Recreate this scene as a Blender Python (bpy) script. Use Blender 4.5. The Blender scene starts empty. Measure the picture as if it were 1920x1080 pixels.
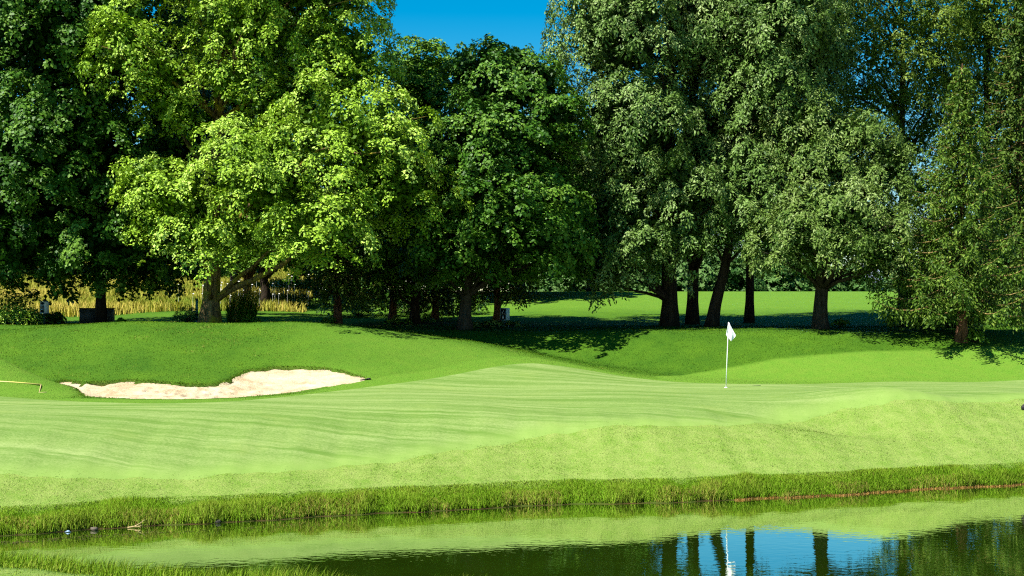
import bpy, math, random
import numpy as np

rng = np.random.default_rng(7)
random.seed(7)
R = math.radians
scene = bpy.context.scene
COL = scene.collection

# ------------------------------------------------------------------ camera numbers
FPX, CZ, VH = 2600.0, 4.45, 600.0        # focal length in photo pixels, eye height over the water, horizon row


def smooth(a, b, x):
    t = np.clip((np.asarray(x, float) - a) / (b - a), 0, 1)
    return t * t * (3 - 2 * t)


# ------------------------------------------------------------------ helpers
def tag(o, label=None, cat=None, group=None, kind=None):
    if label: o['label'] = label
    if cat: o['category'] = cat
    if group: o['group'] = group
    if kind: o['kind'] = kind
    return o


def link(name, data, mat=None, parent=None):
    o = bpy.data.objects.new(name, data)
    COL.objects.link(o)
    if mat is not None: data.materials.append(mat)
    if parent is not None: o.parent = parent
    return o


def empty(name, loc, rz=0.0):
    o = bpy.data.objects.new(name, None)
    COL.objects.link(o)
    o.location = loc
    o.rotation_euler = (0, 0, rz)
    o.empty_display_size = 0.3
    return o


def mesh_np(name, verts, loops, sizes, smooth_shade=False, tint=None, zone=None):
    """a mesh from numpy arrays; loops = vertex indices, sizes = corners per face"""
    me = bpy.data.meshes.new(name)
    verts = np.asarray(verts, np.float32)
    loops = np.asarray(loops, np.int32).ravel()
    sizes = np.asarray(sizes, np.int32)
    me.vertices.add(len(verts))
    me.vertices.foreach_set('co', verts.ravel())
    me.loops.add(len(loops))
    me.loops.foreach_set('vertex_index', loops)
    me.polygons.add(len(sizes))
    starts = np.zeros(len(sizes), np.int32)
    starts[1:] = np.cumsum(sizes)[:-1]
    me.polygons.foreach_set('loop_start', starts)
    me.polygons.foreach_set('loop_total', sizes)
    if smooth_shade:
        me.polygons.foreach_set('use_smooth', np.ones(len(sizes), bool))
    if tint is not None:
        a = me.attributes.new('tint', 'FLOAT', 'POINT')
        a.data.foreach_set('value', np.asarray(tint, np.float32))
    if zone is not None:
        a = me.attributes.new('zone', 'FLOAT_COLOR', 'POINT')
        z = np.ones((len(verts), 4), np.float32)
        z[:, :3] = zone
        a.data.foreach_set('color', z.ravel())
    me.update(calc_edges=True)
    me.validate()
    return me


class MB:
    """collects simple solids into one mesh"""
    def __init__(self): self.v, self.f, self.s = [], [], []
    def add(self, verts, faces):
        o = len(self.v)
        self.v += [tuple(p) for p in verts]
        for f in faces:
            self.f += [i + o for i in f]
            self.s.append(len(f))
    def box(self, x0, x1, y0, y1, z0, z1, b=0.0):
        if b <= 0:
            v = [(x, y, z) for z in (z0, z1) for y in (y0, y1) for x in (x0, x1)]
            self.add(v, [(0, 2, 3, 1), (4, 5, 7, 6), (0, 1, 5, 4), (2, 6, 7, 3), (0, 4, 6, 2), (1, 3, 7, 5)])
            return
        rows = []
        for z, i in ((z0, b), (z0 + b, 0), (z1 - b, 0), (z1, b)):
            ring = []
            for (x, y, sx, sy) in ((x0, y0, 1, 1), (x1, y0, -1, 1), (x1, y1, -1, -1), (x0, y1, 1, -1)):
                k = i
                a = (x + sx * (k + b), y + sy * k)
                c = (x + sx * k, y + sy * (k + b))
                ring += [c, a] if (sx, sy) in ((1, 1), (-1, -1)) else [a, c]
            rows.append([(p[0], p[1], z) for p in ring])
        v = [p for r in rows for p in r]
        f = []
        for r in range(3):
            for k in range(8):
                a, c = r * 8 + k, r * 8 + (k + 1) % 8
                f.append((a, c, c + 8, a + 8))
        f.append(tuple(reversed(range(8))))
        f.append(tuple(range(24, 32)))
        self.add(v, f)
    def tube(self, pts, radii, n=8, cap=True, wob=0.0):
        pts = [np.array(p, float) for p in pts]
        v, f = [], []
        ph = random.random() * 6.28
        ref = np.array((0.31, 0.95, 0.0))
        for i, p in enumerate(pts):
            d = pts[min(i + 1, len(pts) - 1)] - pts[max(i - 1, 0)]
            d /= (np.linalg.norm(d) + 1e-9)
            a = np.cross(d, ref)
            if np.linalg.norm(a) < 1e-3: a = np.cross(d, (0, 0, 1.0))
            a /= np.linalg.norm(a)
            b = np.cross(d, a)
            for k in range(n):
                t = 2 * math.pi * k / n
                r = radii[i]
                if wob: r *= 1 + wob * (math.sin(3 * t + ph + i * .35) * .6 + math.sin(5 * t + ph * 2 - i * .5) * .4)
                v.append(p + r * (math.cos(t) * a + math.sin(t) * b))
        for i in range(len(pts) - 1):
            for k in range(n):
                k2 = (k + 1) % n
                f.append((i * n + k, i * n + k2, i * n + n + k2, i * n + n + k))
        if cap:
            f.append(tuple(reversed(range(n))))
            f.append(tuple(range((len(pts) - 1) * n, len(pts) * n)))
        self.add(v, f)
    def build(self, name, mat, parent=None, sm=True):
        return link(name, mesh_np(name, self.v, self.f, self.s, sm), mat, parent)


# ------------------------------------------------------------------ terrain
_us = np.array([0, 130, 350, 640, 960, 1400, 1920.])
_vs = np.array([1005, 997, 983, 968, 950, 938, 908.])
_fy = FPX * CZ / (_vs - VH)
_fx = (_us - 960) / FPX * _fy
FARX = np.concatenate([[-60, -24, -16], _fx, [25, 60, 200]])
FARY = np.concatenate([[20, 25.2, 26.6], _fy, [41.5, 52, 90]])
NEARX = np.array([-60, -24, -16, -13, -10.55, -9.3, -5.15, 1, 8, 20, 40, 200.])
NEARY = np.array([30, 28, 26.8, 26.0, 25.55, 25.25, 23.9, 21.5, 19.0, 15, 9, -30])


def y_far(x):
    x = np.asarray(x, float)
    return (np.interp(x - .8, FARX, FARY) + np.interp(x + .8, FARX, FARY) + np.interp(x, FARX, FARY)) / 3 + .10 * np.sin(x * 1.3) + .05 * np.sin(x * 4.1 + 1) + .03 * np.sin(x * 9.7)


def y_near(x):
    x = np.asarray(x, float)
    return np.interp(x, NEARX, NEARY) - .45 * smooth(-10, -6, x) + .10 * np.sin(x * 1.7 + 2) + .05 * np.sin(x * 5.3)


TK = [-8, -1.8, -.3, 0, .25, 1.1, 3, 5, 6.6, 8.5, 11, 14, 20]
ZK = [-1.2, -.5, -.12, 0, .16, .46, 1.02, 1.55, 1.90, 2.06, 2.15, 2.2, 2.22]


def base_h(x, y):
    x = np.asarray(x, float); y = np.asarray(y, float)
    t = y - y_far(x)
    t = np.where(t > 1, 1 + (t - 1) * (1 + .10 * smooth(6, -6, x)), t)
    zs = np.interp(t, TK, ZK)
    zz = sum(np.interp(t + d, TK, ZK) for d in (-1.2, -.8, -.4, 0, .4, .8, 1.2)) / 7
    w = smooth(1.0, 2.4, t)
    far = zs * (1 - w) + zz * w
    # rolls on the pond side of the green
    far = far + .24 * np.exp(-((x - 2.2) / 3.2) ** 2 - ((y - 38.0) / 1.3) ** 2)
    far = far + .46 * np.exp(-((x - 11.8) / 2.2) ** 2 - ((y - 43.2) / 1.5) ** 2)
    far = far - .34 * np.exp(-((x - 9.2) / 2.4) ** 2 - ((y - 40.6) / 1.0) ** 2)
    far = far + .16 * np.exp(-((x - 16.5) / 2.5) ** 2 - ((y - 44.5) / 1.8) ** 2)
    # bank and tree plateau behind the green
    st = np.interp(x, [-10, 6, 14, 22], [52.5, 51.5, 50.2, 50])
    en = np.interp(x, [-10, 6, 14, 22], [58.0, 57.2, 57.5, 58.5])
    u = np.clip((y - st) / (en - st), 0, 1)
    bank = 1.80 * u * u * (3 - 2 * u) + .035 * np.clip(y - en, 0, 12)
    # long mound left of the green
    dx = x + 12.7
    ax = np.where(dx > 0, 1 - smooth(4, 22, dx), 1 - .17 * smooth(1, 9, -dx))
    m1 = 2.14 * ax * smooth(42.6, 51.6, y - .10 * np.clip(dx, 0, 20)) * (1 - smooth(54, 62, y))
    m1b = 2.05 * (1 - smooth(2, 14, dx)) * smooth(46, 54, y)
    m1 = np.maximum(m1, m1b)
    k = 9.0
    back = np.log(np.exp(k * bank) + np.exp(k * m1)) / k - math.log(2) / k * np.exp(-(bank + m1) * 3)
    z = far + np.clip(back, 0, None)
    # knob left of the bunker
    z = z + 1.75 * (1 - smooth(-18.2, -12.6, x)) * np.exp(-((y - 42.75) / np.where(y < 42.75, .85, 1.15)) ** 2)
    # hill behind the trees, golden meadow at the left
    rr = smooth(-14.5, -8, x - (y - 75) * -.05)
    z = z + rr * 2.0 * smooth(66, 96, y) + (1 - rr) * np.interp(y, [68, 78, 110, 150], [0, .9, 4.4, 5.5])
    z = z + .05 * np.sin(x * .9 + y * .4) * smooth(3, 9, t) * smooth(60, 56, y) * .6
    near = np.interp(y_near(x) - y, [-8, -1, 0, .3, 1.5, 5, 12, 25, 60], [-1.2, -.35, 0, .10, .28, .62, 1.5, 2.8, 3.2])
    return np.where(t > -.6, np.maximum(z, near), np.maximum(np.minimum(z, zs), near))


def hit(u, v, y0=24.0, y1=160.0):
    """where the line of sight through photo pixel (u, v) meets the terrain"""
    ys = np.arange(y0, y1, .04)
    zr = CZ - (v - VH) / FPX * ys
    g = base_h((u - 960) / FPX * ys, ys)
    i = int(np.argmax(g >= zr)) if (g >= zr).any() else len(ys) - 1
    return np.array(((u - 960) / FPX * ys[i], ys[i], float(g[i])))


def at(u, v, y): return np.array(((u - 960) / FPX * y, y, CZ - (v - VH) / FPX * y))
def ground_at(u, y):
    x = (u - 960) / FPX * y
    return np.array((x, y, float(base_h(x, y))))


def vnoise(x, y, s, seed=0):
    r = np.random.default_rng(seed)
    z = np.zeros(np.shape(x))
    for k in range(6):
        a = r.uniform(0, 6.28); f = s * r.uniform(.6, 1.9)
        z = z + np.sin((x * math.cos(a) + y * math.sin(a)) * f + r.uniform(0, 6.28))
    return z / 6 * 1.6


def inside(poly, x, y):
    c = np.zeros(x.shape, bool)
    n = len(poly)
    for i in range(n):
        (x1, y1), (x2, y2) = poly[i], poly[(i + 1) % n]
        if y1 == y2: continue
        c ^= ((y1 > y) != (y2 > y)) & (x < (x2 - x1) * (y - y1) / (y2 - y1) + x1)
    return c


def pdist(poly, x, y):
    d = np.full(x.shape, 1e9)
    n = len(poly)
    for i in range(n):
        (x1, y1), (x2, y2) = poly[i], poly[(i + 1) % n]
        ex, ey = x2 - x1, y2 - y1
        t = np.clip(((x - x1) * ex + (y - y1) * ey) / (ex * ex + ey * ey + 1e-9), 0, 1)
        d = np.minimum(d, np.hypot(x - x1 - t * ex, y - y1 - t * ey))
    return d


# bunker outline: lower and upper edge, found on the mound's face
low = [hit(u, v) for u, v in ((168, 743), (235, 746), (300, 747.5), (360, 747.5), (420, 746), (470, 742.5), (520, 738), (560, 733), (600, 726.5), (645, 719), (688, 712.5))]
upp = [hit(u, v, 43.0) for u, v in ((660, 700), (625, 692), (585, 687.5), (550, 686), (505, 688), (470, 693), (448, 703), (420, 714), (385, 719), (340, 718), (300, 714.5), (250, 712), (200, 714), (150, 716))]
bl = [(p[0], p[1]) for p in low]
bu = [(p[0], p[1]) for p in upp]
BUNK0 = bl + bu + [(-14.6, 45.0), (-14.5, 44.2), (-13.6, 43.2)]


def densify(poly, step, amp):
    out = []
    n = len(poly)
    for i in range(n):
        p0, p1, p2, p3 = (np.array(poly[(i + k - 1) % n]) for k in range(4))
        m = max(1, int(np.hypot(*(p2 - p1)) / step))
        for j in range(m):
            t = j / m
            q = .5 * (2 * p1 + (p2 - p0) * t + (2 * p0 - 5 * p1 + 4 * p2 - p3) * t * t + (3 * p1 - p0 - 3 * p2 + p3) * t ** 3)
            out.append((q[0] + rng.normal(0, amp), q[1] + rng.normal(0, amp)))
    return out


BUNK = densify(BUNK0, .22, .018)
bx = np.array(BUNK)


def bunk_drop(x, y):
    """depth of the sand under the turf: deepest under the back lip"""
    d = pdist(BUNK, x, y)
    fr = np.interp(x, [p[0] for p in bl], [p[1] for p in bl])
    w = smooth(.2, 2.2, y - fr)
    return (.04 + .07 * w) + .10 * smooth(0, .9, d)


def terrain(x, y):
    z = base_h(x, y)
    m = (x > bx[:, 0].min() - .1) & (x < bx[:, 0].max() + .1) & (y > bx[:, 1].min() - .1) & (y < bx[:, 1].max() + .1)
    if m.any():
        ins = np.zeros(x.shape, bool)
        ins[m] = inside(BUNK, x[m], y[m])
        if ins.any():
            z = z.copy()
            z[ins] -= bunk_drop(x[ins], y[ins]) + .12
    return z


# the putting green: front and back edge as functions of x
gb = [hit(u, v) for u, v in ((-60, 739), (0, 743), (100, 750), (200, 754), (300, 756), (420, 754), (520, 746), (600, 735.5), (690, 724), (760, 715), (840, 702), (930, 685), (1000, 679), (1060, 686), (1120, 696), (1200, 709), (1290, 717), (1400, 720), (1560, 718), (1700, 715), (1920, 710), (2000, 709))]
gf = [hit(u, v) for u, v in ((-60, 900), (0, 902), (200, 905), (400, 901), (560, 889), (760, 868), (900, 842), (1050, 816), (1250, 803), (1400, 800), (1500, 790), (1620, 770), (1750, 757), (1920, 750), (2000, 748))]
gbx, gby = [p[0] for p in gb], [p[1] for p in gb]
gfx, gfy = [p[0] for p in gf], [p[1] for p in gf]
gbx, gby = zip(*sorted(zip(gbx, gby))); gfx, gfy = zip(*sorted(zip(gfx, gfy)))


def soft_interp(x, xs, ys, w=.5):
    return sum(np.interp(x + d, xs, ys) for d in np.linspace(-w, w, 7)) / 7


def green_back(x): return soft_interp(x, gbx, gby)
def green_front(x): return soft_interp(x, gfx, gfy, .9) + .06 * np.sin(np.asarray(x) * 2.7) + .04 * np.sin(np.asarray(x) * 7.1)
def on_green(x, y): return (y > green_front(x)) & (y < green_back(x)) & (x > -19) & (x < 21)


fr_edge = [hit(u, v) for u, v in ((1230, 706), (1300, 702), (1360, 694), (1450, 677), (1560, 667), (1700, 660), (1920, 652), (2050, 650))]
fex, fey = [p[0] for p in fr_edge], [p[1] for p in fr_edge]


def zones(x, y):
    """R closely mown, G bare soil or mulch, B dry straw-coloured turf"""
    t = y - y_far(x)
    gd = np.minimum(np.abs(y - green_back(x)), 9)
    mow = np.zeros(x.shape)
    # collar round the green
    c = np.interp(x, [-20, -12, -4, 0, 2.5, 5], [.8, .9, .9, 1.1, .7, .2])
    mow = np.maximum(mow, smooth(.12, 0, y - green_back(x) - c) * (t > 5) * .9)
    far_edge = np.interp(x, fex, fey)
    m = (x > fex[0]) & (y > green_back(x) - 1)
    mow = np.maximum(mow, np.where(m, smooth(.25, 0, y - far_edge), 0))
    mow = np.maximum(mow, .70 * smooth(-11, -2, x + 1.2 * vnoise(x, y, 1.1, 55)) * smooth(52.5, 50.0, y + .12 * np.clip(x, -5, 10)) * smooth(.3, 0, green_back(x) - y) * (t > 5))
    mow = np.maximum(mow, .9 * smooth(-12.4, -13.6, x) * smooth(44.2, 43.6, y) * smooth(.3, 0, green_back(x) - y) * (t > 5))
    # far hill mown light; turf under the trees coloured darker to deepen shade
    mow = np.maximum(mow, .75 * smooth(70, 80, y + 1.5 * vnoise(x, y, .4, 88)) * smooth(-17, -12, x))
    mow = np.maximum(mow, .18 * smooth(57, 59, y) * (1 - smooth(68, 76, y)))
    soil = smooth(.09, .02, t) * (t > -3) + smooth(.12, 0, y_near(x) - y) * (t < -.5)
    for (u, v, yy, rx, ry) in ((625, 604, 63, .9, .9), (700, 602, 63.5, 1.0, .6), (800, 594, 66, 1.5, 1.5), (315, 606, 61, .5, 1.6), (930, 606, 62, 1.8, .45)):
        p = ground_at(u, yy)
        soil = np.maximum(soil, np.exp(-(((x - p[0]) / rx) ** 2 + ((y - p[1]) / ry) ** 2) ** 2) * .95)
    mb = (np.abs(x - bx[:, 0].mean()) < 9) & (np.abs(y - 43.5) < 6)
    if mb.any():
        ins = inside(BUNK, x[mb], y[mb])
        s2 = soil[mb]
        s2[ins] = 1.0
        soil[mb] = s2
    straw = np.maximum(.5 * smooth(.05, .25, t), smooth(.5, .9, t)) * (1 - smooth(.6, 1.4, y - green_front(x))) * (t < 12)
    nn = y_near(x) - y
    straw = np.maximum(straw, smooth(1.2, 2.0, nn) * (t < -.5))
    return np.stack([np.clip(mow, 0, 1), np.clip(soil, 0, 1), np.clip(straw, 0, 1)], -1)


# ------------------------------------------------------------------ materials
def new_mat(name):
    m = bpy.data.materials.new(name)
    m.use_nodes = True
    nt = m.node_tree
    nt.nodes.clear()
    out = nt.nodes.new('ShaderNodeOutputMaterial')
    b = nt.nodes.new('ShaderNodeBsdfPrincipled')
    nt.links.new(b.outputs[0], out.inputs[0])
    return m, nt, b, out


def N(nt, t, **kw):
    n = nt.nodes.new(t)
    for k, v in kw.items():
        if k.startswith('i_'):
            n.inputs[int(k[2:]) if k[2:].isdigit() else k[2:].replace('_', ' ')].default_value = v
        else: setattr(n, k, v)
    return n


def noise(nt, scale, detail=3, vec=None, rough=.55):
    n = N(nt, 'ShaderNodeTexNoise')
    n.inputs['Scale'].default_value = scale
    n.inputs['Detail'].default_value = detail
    n.inputs['Roughness'].default_value = rough
    if vec is not None: nt.links.new(vec, n.inputs['Vector'])
    return n.outputs['Fac']


def ramp(nt, fac, stops):
    r = N(nt, 'ShaderNodeValToRGB')
    e = r.color_ramp.elements
    while len(e) < len(stops): e.new(.5)
    for el, (p, c) in zip(e, stops):
        el.position = p
        el.color = (*c, 1) if len(c) == 3 else c
    nt.links.new(fac, r.inputs[0])
    return r.outputs[0]


def mixc(nt, fac, a, b, mode='MIX'):
    m = N(nt, 'ShaderNodeMix', data_type='RGBA', blend_type=mode)
    for s, v in ((m.inputs[0], fac), (m.inputs[6], a), (m.inputs[7], b)):
        if hasattr(v, 'is_linked'): nt.links.new(v, s)
        elif isinstance(v, (int, float)): s.default_value = v
        else: s.default_value = (*v, 1)
    return m.outputs[2]


def mapping(nt, scale=(1, 1, 1), rot=(0, 0, 0), coord='Object'):
    tc = N(nt, 'ShaderNodeTexCoord')
    mp = N(nt, 'ShaderNodeMapping')
    mp.inputs['Scale'].default_value = scale
    mp.inputs['Rotation'].default_value = rot
    nt.links.new(tc.outputs[coord], mp.inputs[0])
    return mp.outputs[0]


def bump(nt, b, h, strength=.5, dist=.02):
    n = N(nt, 'ShaderNodeBump')
    n.inputs['Strength'].default_value = strength
    n.inputs['Distance'].default_value = dist
    nt.links.new(h, n.inputs['Height'])
    nt.links.new(n.outputs[0], b.inputs['Normal'])


def plain(name, c, rough=.6, spec=.3, var=.15, scale=9, metal=0):
    m, nt, b, _ = new_mat(name)
    f = noise(nt, scale, 4, mapping(nt))
    lo = tuple(x * (1 - var) for x in c); hi = tuple(min(1, x * (1 + var)) for x in c)
    nt.links.new(ramp(nt, f, [(.3, lo), (.7, hi)]), b.inputs['Base Color'])
    b.inputs['Roughness'].default_value = rough
    b.inputs['Specular IOR Level'].default_value = spec
    b.inputs['Metallic'].default_value = metal
    return m


def leaf_mat(name, stops, trans=.28, rough=.5, spec=.25, tcol=None):
    """per-leaf colour from the mesh's tint attribute, thin translucent leaf"""
    m, nt, b, out = new_mat(name)
    a = N(nt, 'ShaderNodeAttribute', attribute_name='tint')
    c = ramp(nt, a.outputs['Fac'], stops)
    nt.links.new(c, b.inputs['Base Color'])
    b.inputs['Roughness'].default_value = rough
    b.inputs['Specular IOR Level'].default_value = spec
    t = N(nt, 'ShaderNodeBsdfTranslucent')
    c2 = mixc(nt, 1.0, c, tcol or (1.0, 1.0, .55), 'MULTIPLY')
    nt.links.new(c2, t.inputs[0])
    mx = N(nt, 'ShaderNodeMixShader')
    mx.inputs[0].default_value = trans
    nt.links.new(b.outputs[0], mx.inputs[1]); nt.links.new(t.outputs[0], mx.inputs[2])
    nt.links.new(mx.outputs[0], out.inputs[0])
    return m


def turf_mat():
    m, nt, b, _ = new_mat('turf')
    z = N(nt, 'ShaderNodeAttribute', attribute_name='zone')
    sep = N(nt, 'ShaderNodeSeparateColor')
    nt.links.new(z.outputs['Color'], sep.inputs[0])
    v = mapping(nt)
    big = noise(nt, .6, 5, v, .65); mid = noise(nt, 2.2, 5, v, .65); fine = noise(nt, 16, 6, v, .75)
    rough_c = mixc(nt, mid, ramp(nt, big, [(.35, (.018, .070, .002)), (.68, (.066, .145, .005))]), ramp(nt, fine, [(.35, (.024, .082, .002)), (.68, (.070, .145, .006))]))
    mow_c = mixc(nt, fine, (.060, .160, .008), (.105, .205, .018))
    mow_c = mixc(nt, ramp(nt, mid, [(.35, (0, 0, 0)), (.75, (.6, .6, .6))]), mow_c, (.120, .195, .020))
    straw_c = mixc(nt, ramp(nt, mid, [(.35, (0, 0, 0)), (.65, (1, 1, 1))]), (.118, .212, .024), (.182, .256, .052))
    straw_c = mixc(nt, ramp(nt, fine, [(.45, (0, 0, 0)), (.75, (.7, .7, .7))]), straw_c, (.26, .29, .085))
    soil_c = mixc(nt, fine, (.014, .009, .004), mixc(nt, noise(nt, .35, 2, v), (.03, .02, .008), (.13, .06, .018)))
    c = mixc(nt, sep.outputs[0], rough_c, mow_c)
    c = mixc(nt, sep.outputs[2], c, straw_c)
    c = mixc(nt, sep.outputs[1], c, soil_c)
    nt.links.new(c, b.inputs['Base Color'])
    b.inputs['Roughness'].default_value = .85
    b.inputs['Specular IOR Level'].default_value = .12
    h = noise(nt, 22, 5, v, .8)
    bump(nt, b, h, .9, .05)
    return m


def green_mat():
    m, nt, b, _ = new_mat('putting_turf')
    v1 = mapping(nt, (.07, 1.05, 1), (0, 0, R(-12)))
    v2 = mapping(nt, (.16, 3.0, 1), (0, 0, R(-8)))
    f1 = noise(nt, 1.0, 5, v1, .6); f2 = noise(nt, 1.0, 5, v2, .65)
    fine = noise(nt, 26, 6, mapping(nt, (.6, 1, 1)), .8)
    c = ramp(nt, f1, [(.36, (.078, .145, .022)), (.5, (.124, .190, .042)), (.66, (.176, .236, .072))])
    c = mixc(nt, ramp(nt, f2, [(.50, (0, 0, 0)), (.70, (.8, .8, .8))]), c, (.066, .134, .016))
    c = mixc(nt, ramp(nt, fine, [(.42, (0, 0, 0)), (.66, (.75, .75, .75))]), c, (.205, .262, .085))
    c = mixc(nt, ramp(nt, noise(nt, 7, 6, mapping(nt, (.5, 1.6, 1)), .75), [(.46, (0, 0, 0)), (.66, (.5, .5, .5))]), c, (.085, .155, .025))
    c = mixc(nt, ramp(nt, fine, [(.34, (.7, .7, .7)), (.5, (0, 0, 0))]), c, (.070, .135, .018))
    c = mixc(nt, ramp(nt, noise(nt, .55, 5, mapping(nt), .7), [(.55, (0, 0, 0)), (.72, (.55, .55, .55))]), c, (.165, .225, .050))
    c = mixc(nt, ramp(nt, f2, [(.47, (0, 0, 0)), (.66, (.85, .85, .85))]), c, (.070, .140, .016))
    z = N(nt, 'ShaderNodeAttribute', attribute_name='zone')
    c = mixc(nt, z.outputs['Fac'], c, mixc(nt, noise(nt, 3, 5, mapping(nt), .7), (.115, .205, .030), (.180, .256, .060)))
    nt.links.new(c, b.inputs['Base Color'])
    b.inputs['Roughness'].default_value = .8
    b.inputs['Specular IOR Level'].default_value = .15
    bump(nt, b, noise(nt, 60, 3, mapping(nt)), .5, .01)
    return m


def sand_mat():
    m, nt, b, _ = new_mat('bunker_sand')
    v = mapping(nt, (1, 2.4, 1), (0, 0, R(-12)))
    f = noise(nt, 1.1, 6, v, .65); g = noise(nt, 30, 4, mapping(nt))
    c = ramp(nt, f, [(.36, (.30, .215, .115)), (.5, (.40, .32, .20)), (.7, (.48, .41, .28))])
    c = mixc(nt, .25, c, ramp(nt, g, [(.3, (.26, .20, .12)), (.7, (.56, .49, .35))]))
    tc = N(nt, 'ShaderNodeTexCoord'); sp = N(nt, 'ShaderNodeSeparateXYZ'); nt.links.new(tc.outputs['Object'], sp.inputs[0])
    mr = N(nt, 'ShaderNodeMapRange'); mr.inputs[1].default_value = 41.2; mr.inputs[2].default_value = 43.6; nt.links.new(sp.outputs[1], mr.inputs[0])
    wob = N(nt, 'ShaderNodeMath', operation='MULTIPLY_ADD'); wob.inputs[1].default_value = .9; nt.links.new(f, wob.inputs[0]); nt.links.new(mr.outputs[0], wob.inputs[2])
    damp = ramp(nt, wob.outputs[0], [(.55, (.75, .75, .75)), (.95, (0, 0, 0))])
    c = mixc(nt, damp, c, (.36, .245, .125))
    nt.links.new(c, b.inputs['Base Color'])
    b.inputs['Roughness'].default_value = .95
    b.inputs['Specular IOR Level'].default_value = .1
    bump(nt, b, noise(nt, 3.5, 6, v, .7), .9, .09)
    return m


def water_mat():
    m, nt, b, out = new_mat('pond_water')
    v = mapping(nt, (1, 1.6, 1), (0, 0, R(18)))
    cc = noise(nt, .25, 3, mapping(nt))
    nt.links.new(ramp(nt, cc, [(.35, (.010, .024, .001)), (.7, (.018, .040, .002))]), b.inputs['Base Color'])
    b.inputs['Roughness'].default_value = .3
    b.inputs['Specular IOR Level'].default_value = 0
    n = noise(nt, 3.2, 2, v); n2 = noise(nt, .45, 2, v)
    mul = N(nt, 'ShaderNodeMath', operation='MULTIPLY')
    nt.links.new(n, mul.inputs[0]); nt.links.new(n2, mul.inputs[1])
    bn = N(nt, 'ShaderNodeBump')
    bn.inputs['Strength'].default_value = .034; bn.inputs['Distance'].default_value = .10
    nt.links.new(mul.outputs[0], bn.inputs['Height'])
    gl = N(nt, 'ShaderNodeBsdfGlossy'); gl.inputs['Roughness'].default_value = .015; gl.inputs['Color'].default_value = (.97, 1, .92, 1)
    nt.links.new(bn.outputs[0], gl.inputs['Normal'])
    fr = N(nt, 'ShaderNodeFresnel'); fr.inputs['IOR'].default_value = 1.33
    k = N(nt, 'ShaderNodeMath', operation='MULTIPLY_ADD', use_clamp=True); k.inputs[1].default_value = 1.5; k.inputs[2].default_value = .15
    nt.links.new(fr.outputs[0], k.inputs[0])
    mx = N(nt, 'ShaderNodeMixShader')
    nt.links.new(k.outputs[0], mx.inputs[0]); nt.links.new(b.outputs[0], mx.inputs[1]); nt.links.new(gl.outputs[0], mx.inputs[2])
    nt.links.new(mx.outputs[0], out.inputs[0])
    return m


def bark_mat(name, a, c, moss=None):
    m, nt, b, _ = new_mat(name)
    v = mapping(nt, (1, 1, .22))
    f = noise(nt, 9, 6, v, .7)
    col = ramp(nt, f, [(.32, a), (.68, c)])
    if moss:
        col = mixc(nt, ramp(nt, noise(nt, 1.6, 4, mapping(nt)), [(.48, (0, 0, 0)), (.62, (.85, .85, .85))]), col, moss)
    nt.links.new(col, b.inputs['Base Color'])
    b.inputs['Roughness'].default_value = .95
    b.inputs['Specular IOR Level'].default_value = .1
    bump(nt, b, noise(nt, 12, 5, v, .75), 1.0, .06)
    return m


M = {}
M['turf'] = turf_mat(); M['green'] = green_mat(); M['sand'] = sand_mat(); M['water'] = water_mat()
M['bark_dark'] = bark_mat('dark_bark', (.010, .007, .005), (.050, .036, .025))
M['bark_grey'] = bark_mat('grey_bark', (.014, .011, .008), (.075, .06, .042))
M['bark_moss_dapple'] = bark_mat('mossy_dappled_bark', (.022, .015, .008), (.26, .18, .085), (.30, .25, .02))  # yellow moss, brightened so its patches also carry sun dapple
M['bark_red'] = bark_mat('reddish_bark', (.03, .014, .008), (.19, .095, .055))
M['bark_tan'] = bark_mat('tan_twig', (.13, .085, .03), (.36, .26, .10))
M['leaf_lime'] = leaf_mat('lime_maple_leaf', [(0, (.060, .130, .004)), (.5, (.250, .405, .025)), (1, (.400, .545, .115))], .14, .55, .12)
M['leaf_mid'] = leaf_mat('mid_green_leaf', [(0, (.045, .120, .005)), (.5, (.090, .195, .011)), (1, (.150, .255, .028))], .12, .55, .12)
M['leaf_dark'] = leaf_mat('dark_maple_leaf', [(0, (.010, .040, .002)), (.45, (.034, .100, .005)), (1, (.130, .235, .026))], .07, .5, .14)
M['leaf_ash'] = leaf_mat('grey_green_leaf', [(0, (.030, .066, .010)), (.5, (.100, .180, .030)), (1, (.255, .335, .120))], .08, .5, .15)
M['leaf_ashl'] = leaf_mat('soft_green_leaf', [(0, (.036, .080, .010)), (.5, (.110, .180, .030)), (1, (.210, .270, .085))], .1, .5, .15)
M['leaf_olive'] = leaf_mat('olive_leaf', [(0, (.050, .100, .008)), (.5, (.125, .200, .020)), (1, (.215, .280, .055))], .22, .55, .12)
M['needle'] = leaf_mat('spruce_needle', [(0, (.014, .038, .002)), (.5, (.050, .104, .008)), (1, (.160, .225, .030))], .12, .55, .12)
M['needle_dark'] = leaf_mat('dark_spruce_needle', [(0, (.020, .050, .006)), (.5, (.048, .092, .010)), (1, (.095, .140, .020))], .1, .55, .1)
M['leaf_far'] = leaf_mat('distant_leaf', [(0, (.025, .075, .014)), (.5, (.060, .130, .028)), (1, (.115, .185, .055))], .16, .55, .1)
M['blade'] = leaf_mat('grass_blade', [(0, (.050, .150, .004)), (.45, (.115, .245, .008)), (.8, (.180, .300, .020)), (.93, (.26, .27, .050)), (1, (.32, .23, .070))], .3, .7, .06)
M['blade_rough'] = leaf_mat('rough_blade', [(0, (.014, .062, .002)), (.5, (.042, .120, .004)), (.85, (.098, .182, .010)), (1, (.18, .20, .04))], .25, .8, .04)
M['blade_straw'] = leaf_mat('straw_blade', [(0, (.085, .195, .014)), (.5, (.152, .258, .030)), (1, (.32, .34, .115))], .3, .8, .05)
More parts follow.
